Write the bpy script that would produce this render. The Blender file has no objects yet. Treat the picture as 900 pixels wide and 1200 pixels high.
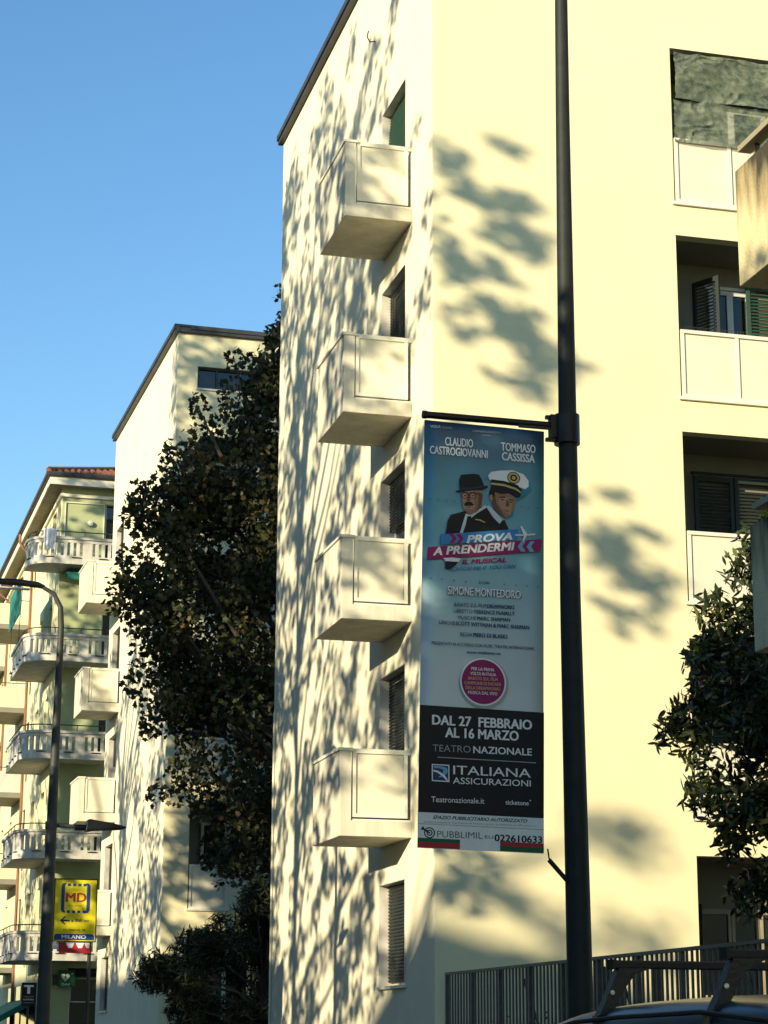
import bpy, math, random
import numpy as np
from mathutils import noise as mnoise
from mathutils import Vector, Matrix
R = math.radians
rnd = random.Random(7)
sc = bpy.context.scene
col = sc.collection
# ---------------------------------------------------------------- camera
EYE = 1.5
pt, ro, yw = R(14.365), R(0.213), R(14.687)
fw = Vector((math.sin(yw)*math.cos(pt), math.cos(yw)*math.cos(pt), math.sin(pt)))
rt = Vector((math.cos(yw), -math.sin(yw), 0)); up = rt.cross(fw)
r2 = rt*math.cos(ro) + up*math.sin(ro); u2 = -rt*math.sin(ro) + up*math.cos(ro)
cam = bpy.data.objects.new('camera', bpy.data.cameras.new('camera'))
cam.matrix_world = Matrix.Translation((-7.832, -27.121, EYE)) @ Matrix((r2, u2, -fw)).transposed().to_4x4()
cam.data.sensor_fit = 'VERTICAL'; cam.data.sensor_height = 36; cam.data.lens = 2417.9/1200*36
cam.data.clip_start = .1; cam.data.clip_end = 3000
col.objects.link(cam); sc.camera = cam
# ---------------------------------------------------------------- light
SUN = Vector((-1.05, -.79, .315)).normalized()          # towards the sun
elev = math.asin(SUN.z); azim = math.atan2(SUN.x, SUN.y)
w = bpy.data.worlds.new('World'); sc.world = w; w.use_nodes = True
nt = w.node_tree; bg = nt.nodes['Background']
sky = nt.nodes.new('ShaderNodeTexSky'); sky.sky_type = 'NISHITA'; sky.sun_disc = False
sky.sun_elevation = elev; sky.sun_rotation = azim
sky.air_density = 1.0; sky.dust_density = .1; sky.ozone_density = 1.6; sky.altitude = 100
hs = nt.nodes.new('ShaderNodeHueSaturation'); hs.inputs['Saturation'].default_value = 1.24; hs.inputs['Hue'].default_value = .5
nt.links.new(sky.outputs[0], hs.inputs['Color']); nt.links.new(hs.outputs[0], bg.inputs[0]); bg.inputs[1].default_value = .15
sun = bpy.data.objects.new('sun', bpy.data.lights.new('sun', 'SUN'))
sun.data.energy = 5.0; sun.data.angle = R(.6); sun.data.color = (1, .865, .60)
sun.rotation_euler = (-SUN).to_track_quat('-Z', 'Y').to_euler(); col.objects.link(sun)
sc.view_settings.view_transform = 'Standard'; sc.view_settings.look = 'None'
sc.view_settings.exposure = .68; sc.view_settings.gamma = 1
# ---------------------------------------------------------------- materials
MATS = {}
def mat(name, c, rough=.8, metal=0., var=.12, scale=6., bump=.15, bscale=60., spec=.4, stretch=(1, 1, 1), c2=None, trans=None):
    m = bpy.data.materials.new(name); m.use_nodes = True; n = m.node_tree.nodes; l = m.node_tree.links
    b = n['Principled BSDF']; b.inputs['Roughness'].default_value = rough; b.inputs['Metallic'].default_value = metal
    b.inputs['Specular IOR Level'].default_value = spec
    tc = n.new('ShaderNodeTexCoord'); mp = n.new('ShaderNodeMapping'); mp.inputs['Scale'].default_value = stretch
    l.new(tc.outputs['Object'], mp.inputs[0])
    no = n.new('ShaderNodeTexNoise'); no.inputs['Scale'].default_value = scale; no.inputs['Detail'].default_value = 6
    no.inputs['Roughness'].default_value = .6
    l.new(mp.outputs[0], no.inputs[0])
    cr = n.new('ShaderNodeValToRGB'); l.new(no.outputs[0], cr.inputs[0])
    d = c2 if c2 else tuple(v*(1-var*2) for v in c)
    cr.color_ramp.elements[0].position = .3; cr.color_ramp.elements[1].position = .68
    cr.color_ramp.elements[0].color = (*d, 1); cr.color_ramp.elements[1].color = (*c, 1)
    l.new(cr.outputs[0], b.inputs['Base Color'])
    if bump:
        n2 = n.new('ShaderNodeTexNoise'); n2.inputs['Scale'].default_value = bscale; n2.inputs['Detail'].default_value = 4
        l.new(tc.outputs['Object'], n2.inputs[0])
        bp = n.new('ShaderNodeBump'); bp.inputs['Strength'].default_value = bump; bp.inputs['Distance'].default_value = .02
        l.new(n2.outputs[0], bp.inputs['Height']); l.new(bp.outputs[0], b.inputs['Normal'])
    MATS[name] = m
    return m
def flat(name, c, rough=.55):
    if name not in ('ink_yellow', 'ink_cobalt'): c = tuple(v*1. for v in c)
    return mat(name, c, rough, var=.04, bump=0, scale=20, spec=.2)
mat('plaster', (.80, .745, .55), .93, var=.045, scale=1.3, bump=.15, bscale=40, spec=.1)
mat('front_plaster', (.80, .725, .455), .93, var=.035, scale=.7, bump=.16, bscale=40, spec=.1)
mat('concrete', (.70, .66, .52), .9, var=.15, scale=3.2, bump=.25, bscale=50, spec=.15, stretch=(1, 1, .22))
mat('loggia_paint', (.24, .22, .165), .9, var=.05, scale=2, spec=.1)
mat('rail_paint', (.74, .71, .58), .5, var=.05, scale=5, bump=.05, spec=.3)
mat('panel_sheet', (.72, .68, .52), .55, var=.05, scale=2.2, bump=.05, spec=.25)
mat('marble', (.68, .65, .56), .45, var=.12, scale=3.5, bump=.05, c2=(.40, .38, .33), stretch=(1, 1, .6))
mat('flashing', (.075, .075, .075), .5, .4, var=.2, scale=3)
mat('flashing_light', (.30, .30, .29), .5, .3, var=.1, scale=3)
mat('green_shutter', (.028, .075, .048), .6, var=.12, scale=8)
mat('dark_shutter', (.022, .03, .026), .6, var=.12, scale=8)
mat('glass', (.012, .016, .018), .06, var=.3, bump=0, spec=.8)
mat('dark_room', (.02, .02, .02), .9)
mat('white_frame', (.62, .62, .58), .5, var=.05)
mat('wood_frame', (.36, .31, .20), .6, var=.1)
mat('pole_paint', (.018, .022, .020), .62, .0, var=.18, scale=9, bump=.15, bscale=25, spec=.3)
mat('lamp_metal', (.055, .06, .056), .6, .2, var=.15, scale=7)
mat('dark_metal', (.012, .013, .013), .45, .3, var=.15)
mat('fence_metal', (.085, .095, .09), .55, .3, var=.2, scale=10)
mat('bark', (.16, .13, .09), .95, var=.3, scale=5, bump=.8, bscale=14, c2=(.06, .05, .035))
mat('plane_bark', (.24, .22, .16), .9, var=.3, scale=2.4, bump=.4, bscale=10, c2=(.10, .085, .06))
mat('asphalt', (.055, .055, .055), .95, var=.2, scale=3)
mat('pavement', (.13, .125, .12), .9, var=.12, scale=2)
mat('kerb_stone', (.32, .31, .29), .85)
mat('soil', (.09, .075, .05), .95, var=.3)
mat('line_paint', (.75, .75, .72), .7)
mat('green_render', (.42, .455, .25), .9, var=.08, scale=1.2, bump=.3, spec=.1)
mat('yellow_render', (.76, .71, .44), .9, var=.06, scale=1.2, bump=.3, spec=.1)
mat('grey_stone', (.66, .63, .55), .85, var=.18, scale=3, bump=.3, stretch=(1, 1, .4))
mat('slab_shade_grey', (.26, .245, .20), .9, var=.12, scale=2)  # side balcony slabs: underside shade put into the colour as a darker grey
mat('eave_paint', (.74, .70, .56), .8, var=.05)
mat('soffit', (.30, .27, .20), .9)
mat('terracotta', (.26, .10, .055), .85, var=.3, scale=9, bump=.4, c2=(.15, .06, .04))
mat('green_awning', (.02, .20, .15), .75, var=.08)
mat('cloth_white', (.72, .76, .80), .8, var=.06)
mat('copper', (.25, .12, .07), .6, .2)
mat('car_paint', (.012, .030, .050), .28, .3, var=.05, bump=0, spec=.6)
mat('car_glass', (.01, .012, .014), .05, var=.1, bump=0, spec=.8)
mat('rubber', (.015, .015, .015), .8)
mat('rim_metal', (.4, .4, .4), .35, .9)
mat('red_lamp', (.4, .02, .02), .2)
mat('clear_lamp', (.6, .6, .6), .15)
def leafmat(name, cols, trans, rough=.6, scale=1.2):
    m = bpy.data.materials.new(name); m.use_nodes = True; n = m.node_tree.nodes; l = m.node_tree.links
    b = n['Principled BSDF']; b.inputs['Roughness'].default_value = rough; b.inputs['Specular IOR Level'].default_value = .3
    g = n.new('ShaderNodeNewGeometry'); cr = n.new('ShaderNodeValToRGB'); l.new(g.outputs['Random Per Island'], cr.inputs[0])
    e = cr.color_ramp.elements
    for i, (p, c) in enumerate(cols):
        x = e[i] if i < 2 else e.new(p)
        x.position = p; x.color = (*c, 1)
    l.new(cr.outputs[0], b.inputs['Base Color'])
    tr = n.new('ShaderNodeBsdfTranslucent'); l.new(cr.outputs[0], tr.inputs[0])
    mx = n.new('ShaderNodeMixShader'); mx.inputs[0].default_value = trans
    l.new(b.outputs[0], mx.inputs[1]); l.new(tr.outputs[0], mx.inputs[2]); l.new(mx.outputs[0], n['Material Output'].inputs[0])
    MATS[name] = m
leafmat('plane_leaf', [(0, (.026, .034, .012)), (1, (.13, .078, .030)), (.55, (.046, .054, .020)), (.88, (.088, .080, .030))], .12)
leafmat('glossy_leaf', [(0, (.014, .024, .010)), (1, (.11, .12, .032)), (.7, (.032, .046, .016))], .06, .42)
leafmat('oleander_leaf', [(0, (.014, .022, .011)), (1, (.055, .066, .028))], .08, .5)
# stained concrete of the near balcony: dark rain streaks running down from its upper edge
def stained():
    m = bpy.data.materials.new('stained_concrete'); m.use_nodes = True; n = m.node_tree.nodes; l = m.node_tree.links
    b = n['Principled BSDF']; b.inputs['Roughness'].default_value = .9; b.inputs['Specular IOR Level'].default_value = .1
    tc = n.new('ShaderNodeTexCoord'); mp = n.new('ShaderNodeMapping'); mp.inputs['Scale'].default_value = (3.2, 3.2, .75)
    l.new(tc.outputs['Object'], mp.inputs[0])
    no = n.new('ShaderNodeTexNoise'); no.inputs['Scale'].default_value = 1; no.inputs['Detail'].default_value = 7; l.new(mp.outputs[0], no.inputs[0])
    sx = n.new('ShaderNodeSeparateXYZ'); l.new(tc.outputs['Object'], sx.inputs[0])
    mr = n.new('ShaderNodeMapRange'); mr.inputs[1].default_value = .15; mr.inputs[2].default_value = 1.05; mr.inputs[3].default_value = -.10; mr.inputs[4].default_value = .20
    l.new(sx.outputs[2], mr.inputs[0])
    ad = n.new('ShaderNodeMath'); ad.operation = 'ADD'; l.new(no.outputs[0], ad.inputs[0]); l.new(mr.outputs[0], ad.inputs[1])
    cr = n.new('ShaderNodeValToRGB'); l.new(ad.outputs[0], cr.inputs[0])
    e = cr.color_ramp.elements; e[0].position = .44; e[0].color = (.66, .56, .32, 1); e[1].position = .72; e[1].color = (.06, .055, .04, 1)
    x = e.new(.58); x.color = (.40, .32, .17, 1)
    l.new(cr.outputs[0], b.inputs['Base Color'])
    n2 = n.new('ShaderNodeTexNoise'); n2.inputs['Scale'].default_value = 40; l.new(tc.outputs['Object'], n2.inputs[0])
    bp = n.new('ShaderNodeBump'); bp.inputs['Strength'].default_value = .4; bp.inputs['Distance'].default_value = .02
    l.new(n2.outputs[0], bp.inputs['Height']); l.new(bp.outputs[0], b.inputs['Normal'])
    MATS['stained_concrete'] = m
stained()
# woven shade net: threads with gaps between them
def netmat():
    m = bpy.data.materials.new('shade_net'); m.use_nodes = True; n = m.node_tree.nodes; l = m.node_tree.links
    b = n['Principled BSDF']; b.inputs['Roughness'].default_value = .7
    tc = n.new('ShaderNodeTexCoord')
    no = n.new('ShaderNodeTexNoise'); no.inputs['Scale'].default_value = 5; no.inputs['Detail'].default_value = 12; no.inputs['Roughness'].default_value = .78; no.inputs['Distortion'].default_value = .4
    l.new(tc.outputs['Object'], no.inputs[0])
    cr = n.new('ShaderNodeValToRGB'); l.new(no.outputs[0], cr.inputs[0])
    e = cr.color_ramp.elements; e[0].position = .35; e[0].color = (.05, .08, .055, 1); e[1].position = .66; e[1].color = (.27, .30, .20, 1)
    l.new(cr.outputs[0], b.inputs['Base Color'])
    tr = n.new('ShaderNodeBsdfTransparent'); mx = n.new('ShaderNodeMixShader'); mx.inputs[0].default_value = .30
    l.new(b.outputs[0], mx.inputs[1]); l.new(tr.outputs[0], mx.inputs[2]); l.new(mx.outputs[0], n['Material Output'].inputs[0])
    bp = n.new('ShaderNodeBump'); bp.inputs['Strength'].default_value = .6; bp.inputs['Distance'].default_value = .04
    l.new(no.outputs[0], bp.inputs['Height']); l.new(bp.outputs[0], b.inputs['Normal'])
    MATS['shade_net'] = m
netmat()
# ---------------------------------------------------------------- helpers
class MB:
    def __init__(s): s.v = []; s.f = []
    def quad(s, a, b, c, d):
        n = len(s.v); s.v += [tuple(a), tuple(b), tuple(c), tuple(d)]; s.f.append((n, n+1, n+2, n+3)); return s
    def box(s, x0, x1, y0, y1, z0, z1):
        n = len(s.v)
        s.v += [(x0,y0,z0),(x1,y0,z0),(x1,y1,z0),(x0,y1,z0),(x0,y0,z1),(x1,y0,z1),(x1,y1,z1),(x0,y1,z1)]
        s.f += [(n,n+3,n+2,n+1),(n+4,n+5,n+6,n+7),(n,n+1,n+5,n+4),(n+1,n+2,n+6,n+5),(n+2,n+3,n+7,n+6),(n+3,n,n+4,n+7)]; return s
    def prism(s, poly, a0, a1, ax='y'):
        # poly: 2-D points; ax: extrusion axis
        def P(u, v, a): return {'y': (u, a, v), 'x': (a, u, v), 'z': (u, v, a)}[ax]
        n = len(s.v); k = len(poly)
        s.v += [P(u, v, a0) for u, v in poly] + [P(u, v, a1) for u, v in poly]
        s.f += [tuple(range(n, n+k)), tuple(range(n+2*k-1, n+k-1, -1))]
        s.f += [(n+i, n+k+i, n+k+(i+1) % k, n+(i+1) % k) for i in range(k)]; return s
    def tube(s, pts, rad, seg=12, caps=True):
        pts = [Vector(p) for p in pts]
        if not hasattr(rad, '__len__'): rad = [rad]*len(pts)
        n0 = len(s.v); prev = None
        for i, p in enumerate(pts):
            t = (pts[min(i+1, len(pts)-1)]-pts[max(i-1, 0)]).normalized()
            a = prev if prev is not None else (Vector((0, 0, 1)) if abs(t.z) < .9 else Vector((1, 0, 0)))
            x = (a - t*a.dot(t)).normalized(); prev = x; y = t.cross(x)
            for k in range(seg):
                q = 2*math.pi*k/seg; s.v.append(tuple(p + (x*math.cos(q)+y*math.sin(q))*rad[i]))
        for i in range(len(pts)-1):
            for k in range(seg):
                a = n0+i*seg+k; b = n0+i*seg+(k+1) % seg; s.f.append((a, b, b+seg, a+seg))
        if caps:
            s.f.append(tuple(range(n0+seg-1, n0-1, -1))); e = n0+(len(pts)-1)*seg; s.f.append(tuple(range(e, e+seg)))
        return s
    def build(s, name, m, parent=None, smooth=False, loc=None, bevel=0):
        me = bpy.data.meshes.new(name); me.from_pydata(s.v, [], s.f); me.update()
        me.materials.append(MATS[m]); o = bpy.data.objects.new(name, me); col.objects.link(o)
        if smooth:
            me.polygons.foreach_set('use_smooth', [True]*len(me.polygons))
            me.set_sharp_from_angle(angle=R(40))
        if parent: o.parent = parent
        if loc: o.location = loc
        if bevel:
            b = o.modifiers.new('bevel', 'BEVEL'); b.width = bevel; b.segments = 2; b.limit_method = 'ANGLE'
        return o
def np_mesh(name, V, n_per, m, parent=None, tag_stuff=True):
    """V: (N*n_per,3) array; every n_per points are one face"""
    me = bpy.data.meshes.new(name); N = len(V)//n_per
    me.vertices.add(len(V)); me.vertices.foreach_set('co', V.astype(np.float32).ravel())
    me.loops.add(len(V)); me.loops.foreach_set('vertex_index', np.arange(len(V), dtype=np.int32))
    me.polygons.add(N); me.polygons.foreach_set('loop_start', np.arange(N, dtype=np.int32)*n_per)
    me.polygons.foreach_set('loop_total', np.full(N, n_per, dtype=np.int32))
    me.update(calc_edges=True); me.materials.append(MATS[m])
    o = bpy.data.objects.new(name, me); col.objects.link(o)
    if parent: o.parent = parent
    if tag_stuff: o['kind'] = 'stuff'
    return o
def tag(o, label, cat, group=None):
    o['label'] = label; o['category'] = cat
    if group: o['group'] = group
    return o
def struct(o): o['kind'] = 'structure'; return o
def thing(name, label, cat, loc=(0, 0, 0), rz=0, group=None):
    o = bpy.data.objects.new(name, None); col.objects.link(o); o.location = loc; o.rotation_euler = (0, 0, rz)
    o.empty_display_size = .2
    return tag(o, label, cat, group)
def clone(o, parent, loc=None):
    c = o.copy(); col.objects.link(c); c.parent = parent
    if loc is not None: c.location = loc
    for ch in list(o.children): clone(ch, c)
    return c
def holed(mb, P, u, n, L, z0, z1, holes, t):
    """rectangular wall face from P along u (length L), outward normal n, with recessed holes (u0,u1,a0,a1), reveal depth t"""
    P = Vector(P); u = Vector(u); n = Vector(n)
    us = sorted({0, L, *[h[0] for h in holes], *[h[1] for h in holes]}); zs = sorted({z0, z1, *[h[2] for h in holes], *[h[3] for h in holes]})
    def pt_(a, z, d=0): q = P+u*a-n*d; return (q.x, q.y, z)
    flip = u.cross(Vector((0, 0, 1))).dot(n) < 0
    def q(a, b, c, d): mb.quad(*((d, c, b, a) if flip else (a, b, c, d)))
    for i in range(len(us)-1):
        for j in range(len(zs)-1):
            um = (us[i]+us[i+1])/2; zm = (zs[j]+zs[j+1])/2
            if any(h[0] < um < h[1] and h[2] < zm < h[3] for h in holes): continue
            q(pt_(us[i], zs[j]), pt_(us[i+1], zs[j]), pt_(us[i+1], zs[j+1]), pt_(us[i], zs[j+1]))
    for a, b, c, d in holes:
        q(pt_(a, c), pt_(a, d), pt_(a, d, t), pt_(a, c, t)); q(pt_(b, d), pt_(b, c), pt_(b, c, t), pt_(b, d, t))
        q(pt_(a, d), pt_(b, d), pt_(b, d, t), pt_(a, d, t)); q(pt_(b, c), pt_(a, c), pt_(a, c, t), pt_(b, c, t))
# ---------------------------------------------------------------- ground
struct(MB().box(-400, 400, -400, 600, -.5, -.004).build('ground', 'soil'))
struct(MB().box(-9.0, -4.5+1.4, -300, 400, -.003, .004).build('road', 'asphalt'))
struct(MB().box(-33, -9.004, -300, 400, -.003, .003).build('avenue', 'asphalt'))
struct(MB().box(-2.9, -.06, -300, 400, -.003, .13).build('pavement', 'pavement'))
struct(MB().box(-3.1, -2.9, -300, 400, -.003, .15).build('kerb', 'kerb_stone'))
ln = MB()
for k in range(-10, 30): ln.box(-9.08, -8.96, k*6, k*6+3, .0045, .008)
struct(ln.build('lane_marking', 'line_paint'))
# ---------------------------------------------------------------- main apartment buildings (ivory towers)
FH = 3.1; ROOF = 17.67+EYE
def shutter_slats(mb, x0, x1, y, z0, z1, pitch=.055, th=.012, ax='y'):
    z = z0
    while z+pitch <= z1+.001:
        if ax == 'y': mb.prism([(y-.014, z+.004), (y+.014, z+.030), (y+.014, z+.040), (y-.014, z+.014)], x0, x1, 'x')
        else: mb.prism([(y-.014, z+.004), (y+.014, z+.030), (y+.014, z+.040), (y-.014, z+.014)], x0, x1, 'y')
        z += pitch
def louvre_leaf(parent, x0, x1, y, z0, z1, m, name='louvre_shutter'):
    s = .06
    f = MB().box(x0, x0+s, y-.02, y+.02, z0, z1).box(x1-s, x1, y-.02, y+.02, z0, z1)
    f.box(x0+s, x1-s, y-.02, y+.02, z0, z0+.09).box(x0+s, x1-s, y-.02, y+.02, z1-.08, z1).box(x0+s, x1-s, y-.019, y+.019, (z0+z1)/2-.035, (z0+z1)/2+.035)
    o = f.build(name, m, parent)
    g = MB(); shutter_slats(g, x0+s, x1-s, y, z0+.1, (z0+z1)/2-.04); shutter_slats(g, x0+s, x1-s, y, (z0+z1)/2+.04, z1-.09)
    q = g.build('slats', m, o); q['kind'] = 'stuff'
    return o
def panel_unit(parent, u0, u1, z0, z1, place, name='railing_panel'):
    """metal framed parapet panel; place(u0,u1,d0,d1,z0,z1)->box"""
    pass
BAL = {}
def make_balcony(parent, loc):
    if BAL: return clone(BAL['p'], parent, loc)
    o = MB().prism([(-1.05, 0), (0, 0), (0, .22), (-.88, .22), (-.88, 1.20), (-1.05, 1.20)], 0, 1.69).build('balcony', 'concrete', parent, loc=loc, bevel=.008)
    MB().box(-1.075, -.86, -.02, 1.71, 1.2, 1.24).build('coping', 'rail_paint', o)
    for y0, s in ((.02, 1), (1.67, -1)):
        a, b = sorted((y0, y0+s*.05)); c, d = sorted((y0+s*.022, y0+s*.032))
        MB().box(-.86, -.81, a, b, .27, 1.17).box(-.11, -.055, a, b, .27, 1.17).box(-.86, -.002, a-.003, b+.003, 1.17, 1.235)\
            .box(-.81, -.11, a, b, .27, .32).box(-.86, -.002, a, b, .222, .245).build('railing_frame', 'rail_paint', o)
        MB().box(-.808, -.112, c, d, .322, 1.168).build('railing_panel', 'panel_sheet', o)
    MB().tube([(-.5, .3, .24), (-.5, 1.3, .24)], .012, 6).build('drain_pipe', 'dark_metal', o)
    BAL['p'] = o
    return o
def loggia_rail(parent, x0, x1, zf, name='loggia_railing'):
    o = MB().box(x0-.05, x1, -.045, .10, zf-.055, zf-.002).build(name, 'rail_paint', parent, bevel=.006)      # sill slab
    fr = MB(); n = int((x1-x0)/.88+.999); xs = [x0+.02+i*.88 for i in range(n+1) if x0+.02+i*.88 < x1-.2]+[x1-.06]
    for x in xs: fr.box(x, x+.055, .0, .05, zf+.0, zf+1.0)
    fr.box(x0+.02, x1-.005, -.008, .06, zf+1.0, zf+1.055)
    for a, b in zip(xs, xs[1:]): fr.box(a+.055, b, .001, .049, zf+.0, zf+.05)
    fr.build('railing_frame', 'rail_paint', o)
    for a, b in zip(xs, xs[1:]): MB().box(a+.057, b-.002, .022, .034, zf+.052, zf+.998).build('railing_panel', 'panel_sheet', o)
def side_window(parent, y0, y1, z0, z1, k, mode):
    """window recessed in the x=0 wall; y0..y1"""
    t = .22
    o = MB().box(-.012, t, y0, y0+.022, z0, z1).box(-.012, t, y1-.022, y1, z0, z1).box(-.010, t, y0+.022, y1-.022, z1-.022, z1).build('window', 'marble', parent)
    MB().box(-.05, t, y0-.05, y1+.05, z0-.045, z0-.002).build('sill', 'marble', o)
    fr = MB(); a, b = y0+.024, y1-.024; zt = z1-.024
    fr.box(t-.03, t+.03, a, a+.07, z0, zt).box(t-.03, t+.03, b-.07, b, z0, zt).box(t-.03, t+.03, a+.07, b-.07, zt-.07, zt).box(t-.03, t+.03, a+.07, b-.07, z0, z0+.07)
    fr.box(t-.03, t+.03, (a+b)/2-.05, (a+b)/2+.05, z0+.07, zt-.07).build('frame', 'white_frame', o)
    MB().box(t-.005, t+.005, a+.07, (a+b)/2-.05, z0+.07, zt-.07).box(t-.005, t+.005, (a+b)/2+.05, b-.07, z0+.07, zt-.07).build('pane', 'glass', o)
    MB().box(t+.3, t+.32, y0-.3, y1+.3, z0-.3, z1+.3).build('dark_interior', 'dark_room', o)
    zb = {'full': z0+.01, 'third': zt-(zt-z0)*.36, 'tilt': zt-(zt-z0)*.62}[mode]
    g = MB(); z = zb; n = int((zt-zb)/.05)
    off = .10 if mode == 'tilt' else 0
    for i in range(n):
        z = zt-(i+1)*.05; d = .165-.0; x = t-.085
        g.prism([(x-off*i/n, z+.004), (x-.014-off*i/n, z+.025), (x-off*i/n, z+.046), (x+.008-off*i/n, z+.025)], a, b, 'y')
    g.build('roller_shutter', 'green_shutter' if mode == 'tilt' else 'dark_shutter', o)
def ivory_building(name, label, org, rz, L, log_x, bal_y, win_y, WX, zo, modes, group):
    B = thing(name, label, 'building', org, rz, group)
    z = lambda r: r+EYE+zo
    top = ROOF; D = 11
    wh = []
    for k in range(5):
        b = z(.76) if k == 0 else z(3.0+FH*(k-1))
        wh.append((win_y, win_y+1.46, b, z(2.24+FH*k if k else 2.24)))
    mb = MB(); holed(mb, (0, 0, 0), (0, 1, 0), (-1, 0, 0), L, 0, top, wh, .24); mb.build('side_wall', 'plaster', B)
    fh = [(log_x, WX-.5, z(-.06+FH*k), z(2.52+FH*k)) for k in range(5)]
    if name == 'apartment_tower': fh.append((log_x-.1, log_x+1.5, z(16.19), z(16.78)))
    mb = MB(); holed(mb, (0, 0, 0), (1, 0, 0), (0, -1, 0), WX, 0, top, fh, .2); mb.build('front_wall', 'front_plaster', B)
    MB().quad((0, L, 0), (0, L, top), (WX, L, top), (WX, L, 0)).quad((WX, 0, 0), (WX, L, 0), (WX, L, top), (WX, 0, top)).build('rear_wall', 'plaster', B)
    MB().box(.0, WX, .0, L, top+.001, top+.1).build('roof', 'flashing', B)
    MB().prism([(-.10, top-.03), (0-.002, top-.03), (-.002, top+.104), (.3, top+.104), (.3, top+.16), (-.13, top+.16), (-.13, top+.05), (-.10, top+.05)], -.13, L+.1, 'y').build('roof_edge', 'flashing', B)
    MB().prism([(-.10, top-.03), (-.002, top-.03), (-.002, top+.104), (.3, top+.104), (.3, top+.157), (-.13, top+.157), (-.13, top+.05), (-.10, top+.05)], .3, WX, 'x').build('roof_edge', 'flashing', B)
    MB().box(.001, .298, -.10, -.003, top-.03, top+.103).build('roof_edge', 'flashing', B)
    if name == 'apartment_tower':
        a, b, c, d = fh[-1]
        o = MB().box(a+.002, b-.002, .10, .15, c+.002, c+.05).box(a+.002, b-.002, .10, .15, d-.05, d-.002).box(a+.5, a+.55, .10, .15, c+.05, d-.05).box(a+.002, a+.05, .10, .15, c+.05, d-.05).build('strip_window', 'lamp_metal', B)
        MB().box(a, b, .16, .17, c, d).build('pane', 'glass', o)
        MB().box(a-.03, b+.03, -.04, .02, c-.05, c-.002).build('sill', 'rail_paint', o)
    for k in range(4): make_balcony(B, (0, bal_y, z(2.77+FH*k)))
    for k in range(5): side_window(B, wh[k][0]+.002, wh[k][1]-.002, wh[k][2], wh[k][3]-.002, k, modes[k])
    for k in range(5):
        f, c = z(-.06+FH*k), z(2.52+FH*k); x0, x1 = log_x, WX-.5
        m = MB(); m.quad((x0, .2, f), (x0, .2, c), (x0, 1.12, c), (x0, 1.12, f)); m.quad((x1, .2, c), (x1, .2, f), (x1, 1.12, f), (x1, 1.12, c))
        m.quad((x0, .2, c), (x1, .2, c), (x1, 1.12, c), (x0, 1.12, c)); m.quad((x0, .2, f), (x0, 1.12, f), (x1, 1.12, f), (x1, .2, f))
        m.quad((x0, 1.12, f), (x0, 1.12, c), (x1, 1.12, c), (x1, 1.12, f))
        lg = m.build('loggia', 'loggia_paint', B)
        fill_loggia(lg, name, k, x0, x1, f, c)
        loggia_rail(B, x0+.01, x1-.004, f+.02) if k else None
    return B
def french_door(parent, x0, x1, y, z0, z1, fm='white_frame'):
    s = .07; m = (x0+x1)/2
    o = MB().box(x0, x0+s, y-.06, y, z0, z1).box(x1-s, x1, y-.06, y, z0, z1).box(x0+s, x1-s, y-.06, y, z1-s, z1).box(m-.05, m+.05, y-.065, y-.005, z0, z1-s).build('glazed_door', fm, parent)
    MB().box(x0+s, m-.05, y-.03, y-.02, z0+.02, z1-s).box(m+.05, x1-s, y-.03, y-.02, z0+.02, z1-s).build('pane', 'glass', o)
    return o
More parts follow.
